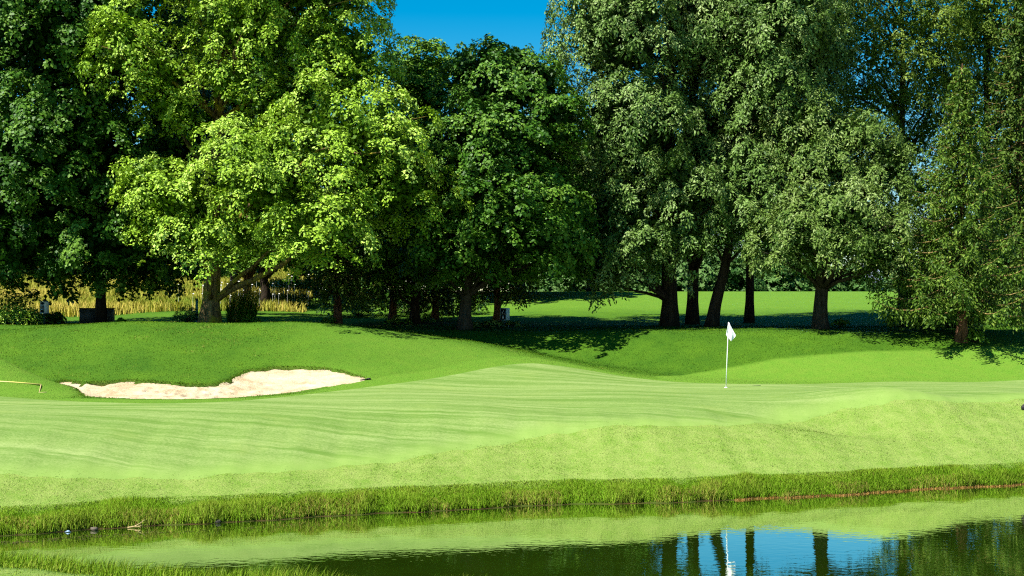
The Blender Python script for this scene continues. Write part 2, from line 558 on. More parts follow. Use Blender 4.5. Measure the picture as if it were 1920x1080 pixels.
M['blade_dry'] = leaf_mat('dry_blade', [(0, (.10, .055, .015)), (.5, (.28, .15, .035)), (1, (.50, .33, .12))], .2, .7, .1)
M['meadow'] = leaf_mat('meadow_blade', [(0, (.080, .140, .010)), (.45, (.27, .27, .040)), (1, (.48, .37, .09))], .3, .8, .05)
M['white_paint'] = plain('white_paint', (.80, .80, .80), .4, .4, .03)
M['cloth'] = plain('flag_cloth', (.85, .85, .83), .8, .1, .02)
M['sign_dark'] = plain('dark_panel', (.008, .012, .014), .35, .4, .3)
M['sign_frame'] = plain('blue_grey_frame', (.22, .36, .44), .5, .4, .1)
M['sign_side'] = plain('pale_side', (.42, .62, .70), .5, .4, .08)
M['sign_letter'] = plain('pale_letter', (.55, .72, .85), .5, .3, .04)
M['box'] = plain('cabinet_metal', (.035, .040, .036), .55, .35, .25, 3)
M['post_green'] = plain('dark_green_post', (.015, .04, .025), .5, .3, .2)
M['teal'] = plain('teal_stake', (.02, .16, .17), .6, .3, .1)
M['yellow'] = plain('yellow_handle', (.62, .52, .14), .5, .3, .08)
M['black'] = plain('black_rubber', (.01, .01, .01), .6, .3, .2)
M['house'] = plain('house_render', (.58, .44, .38), .9, .1, .08)
M['roof'] = plain('slate_roof', (.16, .19, .26), .8, .2, .15)
M['glass'] = plain('window_glass', (.03, .04, .06), .1, .5, .1)
M['stone'] = plain('shore_stone', (.09, .075, .055), .9, .15, .3)
M['litter'] = plain('litter_plastic', (.20, .30, .42), .4, .4, .2)
M['twig'] = plain('dead_twig', (.40, .30, .15), .9, .1, .2)
M['weed'] = plain('floating_debris', (.05, .045, .012), .9, .1, .4)
M['petal'] = plain('white_petal', (.75, .75, .70), .7, .1, .05)

# ------------------------------------------------------------------ ground, green, bunker, pond
def lines(lo, hi, step, far, grow=1.22):
    a = list(np.arange(lo, hi + 1e-6, step))
    s = step; p = a[-1]; up = []
    while p < far[1]:
        s *= grow; p += s; up.append(p)
    s = step; p = a[0]; dn = []
    while p > far[0]:
        s *= grow; p -= s; dn.append(p)
    return np.array(dn[::-1] + a + up)


gx = lines(-23, 23, .17, (-1500, 1500))
gy = lines(20, 64, .17, (-400, 2500))
gx = gx[np.abs(gx) < 1800]
GX, GY = np.meshgrid(gx, gy)
GZ = terrain(GX.ravel(), GY.ravel())
nx, ny = len(gx), len(gy)
idx = np.arange(nx * ny).reshape(ny, nx)
quads = np.stack([idx[:-1, :-1], idx[:-1, 1:], idx[1:, 1:], idx[1:, :-1]], -1).reshape(-1, 4)
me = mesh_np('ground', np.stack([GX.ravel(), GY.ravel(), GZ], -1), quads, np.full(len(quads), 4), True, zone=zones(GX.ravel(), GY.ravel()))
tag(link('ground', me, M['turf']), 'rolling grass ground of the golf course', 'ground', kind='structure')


def strip_sheet(name, xs, f0, f1, zf, mat, n, blend=None):
    v = []
    for x in xs:
        a, b = float(f0(x)), float(f1(x))
        ys = np.linspace(a, b, n)
        v.append(np.stack([np.full(n, x), ys, zf(np.full(n, x), ys)], -1))
    v = np.concatenate(v)
    i = np.arange(len(xs) * n).reshape(len(xs), n)
    q = np.stack([i[:-1, :-1], i[1:, :-1], i[1:, 1:], i[:-1, 1:]], -1).reshape(-1, 4)
    zn = None
    if blend is not None:
        zn = np.repeat(blend(v[:, 0], v[:, 1])[:, None], 3, 1)
    return link(name, mesh_np(name, v, q, np.full(len(q), 4), True, zone=zn), mat)


o = strip_sheet('putting_green', np.arange(-19, 21, .15), green_front, green_back, lambda x, y: base_h(x, y) - .022 + .040 * smooth(0, .35, np.minimum(y - green_front(x), green_back(x) - y)), M['green'], 110, lambda x, y: smooth(1.5, .0, y - green_front(x) + .35 * vnoise(x, y, 1.3, 77)))
tag(o, 'pale close-mown putting green sloping to the pond', 'putting green', kind='structure')

# sand: grid clipped to the outline
sx = np.arange(bx[:, 0].min(), bx[:, 0].max() + .07, .07); sy = np.arange(bx[:, 1].min(), bx[:, 1].max() + .07, .07)
SX, SY = np.meshgrid(sx, sy)
near_in = inside(BUNK, SX.ravel(), SY.ravel()) | (pdist(BUNK, SX.ravel(), SY.ravel()) < .10)
zz = base_h(SX.ravel(), SY.ravel()) - bunk_drop(SX.ravel(), SY.ravel())
zz += .03 * np.sin(SX.ravel() * 2.1 + SY.ravel()) * .5 + .012 * np.sin(SX.ravel() * 7 + 3 * np.sin(SY.ravel() * 2.3)) + rng.normal(0, .006, len(zz))
for _ in range(150):
    j = rng.integers(0, len(BUNK)); q0 = np.array(BUNK[j]); c0 = np.array((bx[:, 0].mean(), bx[:, 1].mean()))
    q0 = q0 + (np.array(BUNK[(j + len(BUNK) // 2) % len(BUNK)]) - q0) * rng.uniform(.08, .5)
    d2 = ((SX.ravel() - q0[0]) / .16) ** 2 + ((SY.ravel() - q0[1]) / .11) ** 2
    zz += -.05 * np.exp(-d2) + .022 * np.exp(-(np.sqrt(d2) - 1.5) ** 2 * 4)
i = np.arange(SX.size).reshape(SX.shape)
q = np.stack([i[:-1, :-1], i[:-1, 1:], i[1:, 1:], i[1:, :-1]], -1).reshape(-1, 4)
q = q[near_in[q].all(1)]
uq, inv = np.unique(q, return_inverse=True)
me = mesh_np('sand_bunker', np.stack([SX.ravel(), SY.ravel(), zz], -1)[uq], inv.reshape(-1, 4), np.full(len(q), 4), True)
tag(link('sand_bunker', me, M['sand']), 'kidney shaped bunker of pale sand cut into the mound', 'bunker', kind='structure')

px_ = np.array([-45, -20, 0, 20, 45, 90.]); 
pv = [(-40, -40, 0), (150, -40, 0), (150, 95, 0), (-40, 60, 0)]
tag(link('pond', mesh_np('pond', pv, [0, 1, 2, 3], [4]), M['water']), 'still green pond mirroring the bank and trees', 'pond', kind='structure')


def norm(v): return v / (np.linalg.norm(v, axis=-1, keepdims=True) + 1e-9)


# ------------------------------------------------------------------ grass blades
def blades(name, x, y, h, w, mat, tint, lean=.35, label=None, cat='grass', z=None, parent=None, bias=(0, 0), upn=0):
    n = len(x)
    if z is None: z = terrain(x, y) - .01
    a = rng.uniform(0, 2 * np.pi, n)
    side = np.stack([np.cos(a), np.sin(a), np.zeros(n)], -1) * (w * .5)[:, None]
    b = rng.uniform(0, 2 * np.pi, n)
    l = (rng.uniform(.15, 1, n) * lean * h)
    off = np.stack([np.cos(b) * l + bias[0] * h, np.sin(b) * l + bias[1] * h, np.zeros(n)], -1)
    p = np.stack([x, y, z], -1)
    up = np.zeros((n, 3)); up[:, 2] = h
    mid = p + .35 * off + .6 * up
    tip = p + off + up * (1 - .25 * (l / (h + 1e-6))[:, None] ** 2)
    v = np.stack([p - side, p + side, mid + side * .75, mid - side * .75, tip], 1).reshape(-1, 3)
    k = np.arange(n) * 5
    q = np.stack([k, k + 1, k + 2, k + 3], -1); t = np.stack([k + 3, k + 2, k + 4], -1)
    lp = np.concatenate([q, t], 1).ravel()
    sz = np.tile([4, 3], n)
    me = mesh_np(name, v, lp, sz, False, tint=np.repeat(np.clip(tint, 0, 1), 5))
    if upn:
        e = .2
        g = norm(np.stack([-(base_h(x + e, y) - base_h(x - e, y)) / (2 * e), -(base_h(x, y + e) - base_h(x, y - e)) / (2 * e), np.ones(n)], -1) + rng.normal(0, upn, (n, 3)))
        me.normals_split_custom_set_from_vertices(np.repeat(g, 5, 0).astype(np.float32))
    o = link(name, me, mat, parent)
    if label: tag(o, label, cat, kind='stuff')
    return o


def in_view(x, y, m=.03): return np.abs(x / np.maximum(y, 1)) < (960 / FPX + m)


# tall bank grass along the far shore
n = 300000
x = rng.uniform(-15, 17, n); t = rng.beta(1.05, 1.3, n) * 1.12
y = y_far(x) + .015 + t
cl = vnoise(x, y, 3.2, 1)
edge = t + .30 * vnoise(x, y, 1.7, 61) + .2 * vnoise(x, y, .6, 62)
hh = (.065 + .15 * rng.random(n) ** 1.7) * (1 + .6 * cl) * np.interp(edge, [-.3, .12, .42, .72, 1.05], [.7, 1.1, 1.0, .45, .14]) + .02
dry = ((t < .4) & (vnoise(x, y, 1.6, 4) > .3)) | (rng.random(n) < .03)
tn = np.clip(.66 + .18 * cl + rng.normal(0, .17, n), 0, .86)
tn = np.where(dry & (rng.random(n) < .3), rng.uniform(.9, 1, n), tn)
k = in_view(x, y)
blades('bank_grass', x[k], y[k], hh[k], .006 + .006 * rng.random(k.sum()), M['blade'], tn[k], .7, 'tall lush grass along the far pond bank', upn=.28)
# rusty straw at the water line, right side
n = 9000
x = rng.uniform(5.5, 17, n); y = y_far(x) + rng.uniform(-.05, .16, n)
blades('shore_straw', x, y, .02 + .035 * rng.random(n), .008 + .008 * rng.random(n), M['blade_dry'], rng.random(n) * .8, 1.2, 'rusty dry straw along the right hand waterline', z=np.maximum(terrain(x, y), .0))
# short pale grass between bank and green
n = 190000
x = rng.uniform(-14, 18, n); t = rng.uniform(1.0, 8.0, n); y = y_far(x) + t
k = (y < green_front(x) + .25 * vnoise(x, y, 2, 3)) & in_view(x, y)
x, y, t = x[k], y[k], t[k]; cl = vnoise(x * .5, y * 1.5, 2.4, 5) + 1.1 * vnoise(x * .6, y * 1.6, .8, 15) + .6 * vnoise(x * 2, y * 5, 2.2, 16)  # broad streaks: mowing patches plus slope shading put into the tint
blades('fringe_grass', x, y, .008 + .015 * rng.random(len(x)) * (1 + .4 * cl), .007 + .005 * rng.random(len(x)), M['blade_straw'], .38 + .24 * cl + rng.normal(0, .12, len(x)), 1.1, 'short straw tinged grass between bank and green', bias=(.35, 0), upn=.16)
n = 60000
x = rng.uniform(-14, 18, n); t = rng.uniform(.9, 8.0, n); y = y_far(x) + t
k = (y < green_front(x) + .5 + .5 * vnoise(x, y, 1.4, 3)) & in_view(x, y) & (vnoise(x * .7, y * 1.6, 1.8, 44) + rng.normal(0, .5, n) > .15)
x, y = x[k], y[k]
blades('fringe_tufts', x, y, .020 + .035 * rng.random(len(x)), .007 + .006 * rng.random(len(x)), M['blade_straw'], .22 + .26 * rng.random(len(x)) + .4 * (rng.random(len(x)) > .85), 1.3, 'scattered darker tufts in the short grass above the bank', bias=(.5, 0), upn=.45)
# turf of the mound and bank
n = 420000
x = rng.uniform(-22, 24, n); y = rng.uniform(40.5, 62.5, n)
k = in_view(x, y)
x, y = x[k], y[k]
zn = zones(x, y)
ins = inside(BUNK, x, y)
k = (rng.random(len(x)) > zn[:, 0] * 1.25) & (~ins) & (~on_green(x, y)) & (zn[:, 1] < .4) & (y > green_back(x))
x, y = x[k], y[k]; cl = .6 * vnoise(x, y, 1.5, 6) + .9 * vnoise(x, y, 5, 12) + .5 * vnoise(x, y, .5, 66) + .6 * vnoise(x, y, 9, 67)
zn = zones(x, y)[:, 0]
blades('rough_grass', x, y, (1 - .6 * zn) * (.016 + .030 * rng.random(len(x)) * (1 + .5 * cl)), .011 + .008 * rng.random(len(x)), M['blade_rough'], .52 + .25 * zn + .30 * cl - .30 * smooth(50.5, 53, y) * smooth(-3, 2, x) + rng.normal(0, .13, len(x)), 1.1, 'thick darker rough grass on mound and back bank', upn=.16)
# collar grass
n = 120000
x = rng.uniform(-20, 22, n); y = rng.uniform(40, 56, n)
zn = zones(x, y)
k = (zn[:, 0] >= .35) & (~inside(BUNK, x, y)) & (~on_green(x, y)) & in_view(x, y) & (zn[:, 1] < .4) & (y > green_back(x))
x, y = x[k], y[k]; cl = vnoise(x, y, 2.5, 8)
blades('collar_grass', x, y, .012 + .018 * rng.random(len(x)), .012 + .006 * rng.random(len(x)), M['blade_straw'], .12 + .12 * cl + rng.normal(0, .12, len(x)), .9, 'mown apron of brighter grass round the green', upn=.16)
# overhanging fringe on the bunker lip
seg = np.array(BUNK); n = 5000
kk = rng.integers(0, len(seg), n); f = rng.random(n)[:, None]
pp = seg[kk] * (1 - f) + seg[(kk + 1) % len(seg)] * f + rng.normal(0, .035, (n, 2))
k = pp[:, 1] > np.interp(pp[:, 0], [p[0] for p in bl], [p[1] for p in bl]) + .4
pp = pp[k]
blades('lip_grass', pp[:, 0], pp[:, 1], (.02 + .045 * rng.random(len(pp))), .009 + .008 * rng.random(len(pp)), M['blade_rough'], np.clip(.6 + .3 * rng.normal(size=len(pp)), 0, 1), 1.2, 'ragged grass hanging over the bunker lip', z=base_h(pp[:, 0], pp[:, 1]) - .03, bias=(0, -.5), upn=.3)
# near bank in the lower left corner
n = 60000
x = rng.uniform(-12, 4, n); nn = rng.beta(1, 1.4, n) * 4.2; y = y_near(x) - nn
k = in_view(x, y) & ((nn < 1.5) | (rng.random(n) < .25))
x, y, nn = x[k], y[k], nn[k]; cl = vnoise(x, y, 2.5, 21)
hh = (.09 + .24 * rng.random(len(x)) ** 1.6 * (1 + .5 * cl)) * np.interp(nn, [0, .8, 1.3, 1.8], [1.1, 1, .45, .18])
tn = np.where(nn > 1.3, .80 + .08 * cl, .70 + .15 * cl) + rng.normal(0, .15, len(x))
blades('shore_grass', x, y, hh, .007 + .005 * rng.random(len(x)), M['blade'], np.clip(tn, 0, .86), .55, 'long fresh grass on the near bank, lower left corner', bias=(.25, 0), upn=.38)
# golden meadow at the far left
n = 190000
y = rng.uniform(69.5, 112, n); x = rng.uniform(-46, -9, n)
k = in_view(x, y, .05) & (x < -11 - .08 * (y - 70) + 1.2 * vnoise(x, y, .6, 2)) & (y > 72 + 2.5 * vnoise(x, y, .5, 22))
x, y = x[k], y[k]; cl = vnoise(x, y, .45, 33)
blades('meadow_grass', x, y, (.22 + .38 * rng.random(len(x)) * (1 + .3 * cl)), .025 + .03 * rng.random(len(x)), M['meadow'], .40 + .34 * cl + rng.normal(0, .17, len(x)), .35, 'tall golden meadow grass beyond the left trees', upn=.3)
# white umbels in the meadow
n = 90
x = rng.uniform(-17.5, -10.5, n); y = rng.uniform(72, 84, n)
fl = MB()
for i in range(n):
    z = float(base_h(x[i], y[i])) + random.uniform(.8, 1.5); r = random.uniform(.05, .09)
    fl.add([(x[i] + r * math.cos(a), y[i] + r * math.sin(a), z + .02 * math.sin(2 * a)) for a in np.linspace(0, 6.28, 8)[:-1]], [tuple(range(7))])
    fl.tube([(x[i], y[i], z - .9), (x[i], y[i], z)], [.006, .004], 3, False)
o = fl.build('meadow_flowers', M['petal'])
tag(o, 'white flower heads scattered in the golden meadow', 'wild flowers', kind='stuff')


# ------------------------------------------------------------------ trees
def leaf_quads(p, d, s, L, W):
    """rhombic leaves: base p, axis d, side s"""
    a = p; b = p + d * (L * .45)[:, None] + s * (W * .5)[:, None]
    c = p + d * L[:, None]; e = p + d * (L * .45)[:, None] - s * (W * .5)[:, None]
    return np.stack([a, b, c, e], 1).reshape(-1, 3)


def clump_leaves(c, rad, axis, n, L, W, flat, droop, jit, r):
    """a small domed spray of leaves round centre c"""
    ph = r.uniform(0, 2 * np.pi, n); rho = np.sqrt(r.random(n))
    axis = axis / np.linalg.norm(axis)
    e1 = np.cross(axis, (0.2, .9, .1)); e1 /= np.linalg.norm(e1); e2 = np.cross(axis, e1)
    radial = np.cos(ph)[:, None] * e1 + np.sin(ph)[:, None] * e2
    hgt = rad * flat * (1 - rho ** 2) + r.normal(0, rad * .13, n)
    p = c + radial * (rho * rad)[:, None] + axis * hgt[:, None]
    p[:, 2] -= droop * rad * rho ** 2
    nrm = norm(axis * .8 + radial * (rho * .4)[:, None] + r.normal(0, jit, (n, 3)))
    d = norm(radial * .8 + r.normal(0, .55, (n, 3)) + np.array((0, 0, -.35 - droop * .4)))
    d = norm(d - nrm * (d * nrm).sum(-1, keepdims=True))
    s = np.cross(nrm, d)
    l = L * r.uniform(.5, 1.4, n)
    return leaf_quads(p - d * (l * .4)[:, None], d, s, l, l * W)


def bough_leaves(c, out, rad, per, L, W, flat, droop, jit, r, sub=.36):
    """a layered bough: small sprays set along a few twigs that fan out from c over a drooping dome"""
    axis = norm(np.array((0, 0, 1.0)) * .9 + out * np.array((.75, .75, .3)) + r.normal(0, .16, 3))
    e1 = norm(np.cross(axis, (0.2, .9, .1))); e2 = np.cross(axis, e1)
    n = max(5, int(1.25 * (rad / sub) ** 2))
    nt = r.integers(5, 8); th0 = r.uniform(0, 6.28)
    V, T = [], []
    for i in range(n):
        rho = math.sqrt((i + .5) / n)
        th = th0 + (r.integers(0, nt) + r.normal(0, .17)) * 6.283 / nt
        ln = rad * (.78 + .22 * math.sin(th * 2 + th0)) * (1 + .22 * math.sin(nt * th + 1))
        rd = math.cos(th) * e1 + math.sin(th) * e2
        p = c + rd * (ln * rho) + axis * (rad * flat * (1 - rho * rho)) + np.array((0, 0, -droop * rad * .8 * rho * rho)) + r.normal(0, .05, 3)
        k = sub * r.uniform(.65, 1.2)
        m = max(4, int(per * (k / sub) ** 2))
        V.append(clump_leaves(p, k, axis * .8 + rd * rho * .35 + r.normal(0, .16, 3), m, L, W, .35, droop, jit, r))
        T.append(np.repeat(r.normal(0, .10), m) + r.normal(0, .15, m))
    return V, T


def limb_path(a, b, sag=.12, n=5):
    a = np.array(a, float); b = np.array(b, float)
    pts = []
    for i in range(n + 1):
        t = i / n
        p = a * (1 - t) + b * t
        p = p + np.array((0, 0, 1.0)) * sag * np.linalg.norm(b - a) * math.sin(math.pi * t) + np.array((random.uniform(-1, 1), random.uniform(-1, 1), random.uniform(-1, 1))) * .05 * np.linalg.norm(b - a) * math.sin(math.pi * t)
        pts.append(p)
    return pts


def tree(name, label, u, y, lobes, leafmat, barkmat, trunk_r, n_leaf, L=.15, W=.75, clump=(.9, 1.5), flat=.3, droop=.35, jit=.35,
         lean=(0, 0), top=None, group=None, seed=1, cat='tree', n_limb=26, gaps=0.0, fork=None, tbias=0.0, flare=1.7, per=34, space=1.30, inner=.16, deep=1.3):
    """lobes: (u, v, half width px, half height px, depth offset m, depth half m) of the crown's masses, sized at the tree's distance"""
    r = np.random.default_rng(seed); random.seed(seed)
    L, per, n_leaf = L * .74, per * 1.75, int(n_leaf * 1.7)
    g = ground_at(u, y)
    root = empty(name, tuple(g - np.array((0, 0, .05))))
    tag(root, label, cat, group)
    k = y / FPX
    L_ = []
    for (lu, lv, lw, lh, dy, dd) in lobes:
        c = at(lu, lv, y + dy)
        L_.append((np.array((c[0], c[1], c[2])) - g, np.array((lw * k, dd * deep, lh * k))))
    area = np.array([a[1][0] * a[1][2] + a[1][0] * a[1][1] + a[1][1] * a[1][2] for a in L_])
    allc = np.array([a[0] for a in L_]); allr = np.array([a[1] for a in L_])
    zlo = min(a[0][2] - a[1][2] for a in L_)
    pick = r.choice(len(L_), 6000, p=area / area.sum())
    cen, acc, rads, budget = [], np.zeros((0, 3)), np.zeros(0), n_leaf
    V, T = [], []
    for j in pick:
        d = r.normal(0, 1, 3); d /= np.linalg.norm(d)
        q = r.uniform(.72, .98)
        p = allc[j] + d * allr[j] * q
        e = (((p - allc) / allr) ** 2).sum(-1)
        e[j] = 9
        if (e < .40).any(): continue
        back = p[1] > 1.8
        rad = r.uniform(*clump) * (1.35 if back else 1)
        if len(acc):
            dd = (acc - p) * np.array((1, 1, 1.45))
            if ((dd ** 2).sum(-1) < ((rads + rad) * .5 * space) ** 2).any(): continue
        acc = np.vstack([acc, p]); rads = np.append(rads, rad)
        out = norm(d * allr[j].mean() / allr[j])
        cen.append((p, out))
        if gaps and r.random() < gaps: continue
        v, t = bough_leaves(p, out, rad, int(per * (.62 if back else 1)), L * (1.4 if back else 1), W, flat, droop, jit, r, .34 * (1.4 if back else 1))
        V += v
        t0 = .46 + tbias + r.normal(0, .13)
        T += [np.repeat(np.clip(t0 + a, 0, 1), 4) for a in t]
        budget -= sum(len(a) for a in v) // 4
        if budget < 0: break
    # leaves filling the crown's inside, shade put into their darkest tint
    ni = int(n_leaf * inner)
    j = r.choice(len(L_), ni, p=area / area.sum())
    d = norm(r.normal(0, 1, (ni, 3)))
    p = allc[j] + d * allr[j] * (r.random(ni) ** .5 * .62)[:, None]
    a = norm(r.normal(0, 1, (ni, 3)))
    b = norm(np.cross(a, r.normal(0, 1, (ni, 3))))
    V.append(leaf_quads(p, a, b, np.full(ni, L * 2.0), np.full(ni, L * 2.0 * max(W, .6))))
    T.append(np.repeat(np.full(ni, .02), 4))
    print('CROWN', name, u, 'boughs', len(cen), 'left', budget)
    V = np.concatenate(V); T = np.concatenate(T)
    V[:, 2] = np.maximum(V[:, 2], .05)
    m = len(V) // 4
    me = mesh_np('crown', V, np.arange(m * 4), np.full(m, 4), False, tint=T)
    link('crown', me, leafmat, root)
    # trunk
    ztop = top if top is not None else max(a[0][2] + a[1][2] * .55 for a in L_)
    tb = MB(); pts = []; rad = []
    nseg = 16
    for i in range(nseg + 1):
        t = i / nseg
        pts.append((lean[0] * t ** 1.1 * ztop + .10 * trunk_r * math.sin(i * 1.3 + seed), lean[1] * t * ztop + .1 * trunk_r * math.cos(i * 1.1), t * ztop - .1))
        rad.append(trunk_r * ((1 - t) ** .8 * .92 + .08) * (1 + (flare - 1) * math.exp(-t * ztop / .45)))
    tb.tube(pts, rad, 16, True, .09)
    pts = np.array(pts)
    if fork:
        for (ft, du, dv, fr) in fork:
            a = pts[int(ft * nseg)]
            b = np.array((du, 0.2, dv)) + a
            tb.tube(limb_path(a, b, .05, 7), list(np.linspace(fr, fr * .3, 8)), 10, True, .06)
    tb.build('trunk', barkmat, root)
    lm = MB()
    zmin = max(1.2, zlo)
    for (p, out) in [cen[i] for i in r.choice(len(cen), min(n_limb, len(cen)), replace=False)]:
        zs = np.clip(p[2] - r.uniform(.8, 3.0), zmin * .8, ztop * .95)
        i = int(np.clip(zs / ztop * nseg, 1, nseg - 1))
        a = pts[i]
        ln = np.linalg.norm(p - a)
        r0 = min(rad[i] * .5, .03 + .018 * ln)
        lm.tube(limb_path(a, p, .06, 6), list(np.linspace(r0, .012, 7)), 6, True)
    lm.build('limbs', barkmat, root)
    return root


def copy_tree(src, loc, rz, sc, label, group=None):
    c = src.copy(); COL.objects.link(c)
    c.location = loc; c.rotation_euler = (0, 0, rz); c.scale = (sc, sc, sc)
    c['label'] = label
    if group: c['group'] = group
    for ch in list(src.children):
        d = ch.copy(); COL.objects.link(d); d.parent = c
    return c


def spruce(name, label, u, y, vtop, rmax, leafmat, n_whorl=26, per=6, trunk_r=.2, clear=.08, seed=1, dens=1.0, sweep=.35, group=None, sprig=.17):
    """trunk, drooping branches and hanging branchlets"""
    r = np.random.default_rng(seed); random.seed(seed)
    g = ground_at(u, y)
    root = empty(name, tuple(g - np.array((0, 0, .05))))
    tag(root, label, 'spruce tree', group)
    H = at(u, vtop, y)[2] - g[2]
    tb = MB()
    ts = np.linspace(0, 1, 14)
    tb.tube([(.05 * math.sin(i), .04 * math.cos(i * 1.3), t * H - .1) for i, t in enumerate(ts)], [trunk_r * (1 - t) ** .9 * (1 + .5 * math.exp(-t * H / .3)) + .012 for t in ts], 12, True, .1)
    tb.build('trunk', M['bark_red'], root)
    lm = MB(); P, D, LN = [], [], []
    for w in range(n_whorl):
        hz = (clear + (1 - clear) * (w + r.uniform(-.3, .3)) / n_whorl)
        hz = min(max(hz, clear * .7), .985)
        Rl = rmax * (1 - hz) ** .92 + .15
        for b in range(per):
            a = 2 * np.pi * (b + r.uniform(-.35, .35)) / per + w * 1.9
            ln = Rl * r.uniform(.65, 1.12)
            dirv = np.array((math.cos(a), math.sin(a), 0))
            z0 = hz * H
            npt = 8
            tt = np.linspace(0, 1, npt)
            pts = np.array([dirv * (ln * t) + np.array((0, 0, z0 - sweep * ln * math.sin(t * 2.2) * .75 + .10 * ln * t * t)) for t in tt])
            pts[:, 2] = np.maximum(pts[:, 2], .45)
            lm.tube(pts, list(np.linspace(.012 + .011 * ln, .006, npt)), 4, False)
            nb = int(ln / .10 * dens) + 2
            ts_ = r.uniform(.12, 1.0, nb)
            side = np.array((-dirv[1], dirv[0], 0))
            for t in ts_:
                i = min(int(t * (npt - 1)), npt - 2); f = t * (npt - 1) - i
                p = pts[i] * (1 - f) + pts[i + 1] * f
                sp = r.uniform(-1, 1) * .55 * ln * (1 - t * .75) * .5
                hang = r.uniform(.18, .55) * (1.1 - .5 * hz)
                nq = 4 + int(hang / .10)
                s = np.linspace(0, 1, nq)
                q = p + side * (sp * s)[:, None] * 1.2 + dirv * (.12 * s)[:, None] + np.array((0, 0, -1.0)) * (hang * s ** 1.4)[:, None]
                P.append(q + r.normal(0, .03, (nq, 3)))
                D.append(norm(side * np.sign(sp) * .5 + dirv * .35 + np.array((0, 0, -.9)) * s[:, None] + r.normal(0, .26, (nq, 3))))
    zi = r.uniform(clear * H, H * .95, int(260 * H)); ai = r.uniform(0, 6.28, len(zi)); ri = rmax * (1 - zi / H) ** .92 * r.uniform(.05, .55, len(zi))
    P.append(np.stack([np.cos(ai) * ri, np.sin(ai) * ri, zi - .3 * ri], -1)); D.append(norm(r.normal(0, 1, (len(zi), 3)) + np.array((0, 0, -.6))))
    P = np.concatenate(P); D = np.concatenate(D); m = len(P)
    nr = norm(r.normal(0, 1, (m, 3)) + np.array((0, -.4, .5)))
    S = norm(np.cross(nr, D))
    ll = sprig * r.uniform(.7, 1.3, m)
    V = leaf_quads(P, D, S, ll, ll * .42)
    V[:, 2] = np.maximum(V[:, 2], .06)
    T = np.repeat(np.clip(.5 + r.normal(0, .22, m), 0, 1), 4)
    link('crown', mesh_np('crown', V, np.arange(m * 4), np.full(m, 4), False, tint=T), leafmat, root)
    lm.build('limbs', M['bark_tan'], root)
    return root


def plant(name, label, p, w, h, n, mat, L=.12, cat='plant', W=.6, seed=1, group=None, flat=.5):
    r = np.random.default_rng(seed)
    root = empty(name, (p[0], p[1], p[2]))
    tag(root, label, cat, group)
    nc = max(4, int(n / 40)); V, T = [], []
    st = MB()
    for i in range(nc):
        a = r.uniform(0, 6.28); q = math.sqrt(r.random()) * w * .5
        c = np.array((math.cos(a) * q, math.sin(a) * q, h * r.uniform(.25, .8) * (1 - .4 * (q / (w * .5)) ** 2)))
        V.append(clump_leaves(c, max(.12, w * .22), np.array((c[0] * .6, c[1] * .6, w * .6)), int(n / nc), L, W, flat, .35, .4, r))
        T.append(np.repeat(np.clip(.5 + r.normal(0, .22, int(n / nc)), 0, 1), 4))
        st.tube([(0, 0, -.02), c * .5 + np.array((0, 0, .02)), c], [.015, .01, .006], 4, False)
    V = np.concatenate(V); T = np.concatenate(T); V[:, 2] = np.maximum(V[:, 2], .01)
    m = len(V) // 4
    link('foliage', mesh_np('foliage', V, np.arange(m * 4), np.full(m, 4), False, tint=T), mat, root)
    st.build('stem', M['bark_dark'], root)
    return root


# the big broadleaf trees --------------------------------------------------
GT = 'trees lining the back of the green'
MAP = dict(W=.85, clump=(.75, 1.3), flat=.32, droop=.4, jit=.30, per=30)
tree('maple_tree', 'dense dark green maple whose skirt hangs low over a thin dark trunk and boxy cabinet', 189, 60,
     [(120, 60, 260, 260, 0, 5.2), (110, 300, 250, 190, 0, 5.6), (30, 440, 160, 100, -1, 4.5), (245, 455, 140, 88, 0, 4.5), (-90, 330, 150, 200, 0, 4), (150, -190, 190, 170, 0, 4), (330, 260, 90, 150, 1.5, 3)],
     M['leaf_dark'], M['bark_dark'], .22, 150000, .19, group=GT, seed=11, flare=1.3, inner=.2, **MAP)
tree('maple_tree', 'bright lime green maple with a thick mossy trunk beside ornamental grass', 396, 56.5,
     [(330, 375, 100, 75, -2.2, 2.4), (400, 432, 120, 52, -2.4, 2.2), (295, 335, 66, 55, -2, 1.8), (500, 320, 150, 110, -3.4, 2.6), (600, 420, 110, 66, -3.9, 2.6), (650, 260, 160, 115, -2.8, 3), (720, 340, 125, 95, -1.5, 2.8),
      (640, 120, 110, 120, 0, 3), (255, 90, 80, 85, -1, 2.6), (315, 135, 80, 50, -1, 2.2), (470, 50, 130, 80, -1, 2.8), (600, -20, 150, 110, 0, 3.4), (420, -90, 200, 120, 0, 4), (560, -230, 200, 140, 0, 4), (540, 200, 95, 70, 0, 2.4), (430, 150, 70, 46, -1.6, 1.8), (325, 205, 50, 36, -1, 1.6)],
     M['leaf_lime'], M['bark_moss_dapple'], .36, 170000, .165, .62, (.7, 1.25), .28, .5, .34, lean=(.035, 0), top=17, group=GT, seed=23, n_limb=46, flare=1.55, per=30,
     fork=[(.22, 4.4, 5.5, .15), (.36, -2.6, 5.0, .11)])
tree('maple_tree', 'mid green maple filling the gap between the lime maple and the round dark one', 778, 65,
     [(795, 158, 78, 90, 0, 2.2), (770, 290, 90, 110, 0, 2.8), (800, 400, 90, 100, 0, 3), (750, 480, 80, 60, 0, 2.6)],
     M['leaf_mid'], M['bark_dark'], .2, 40000, .19, group=GT, seed=31, **MAP)
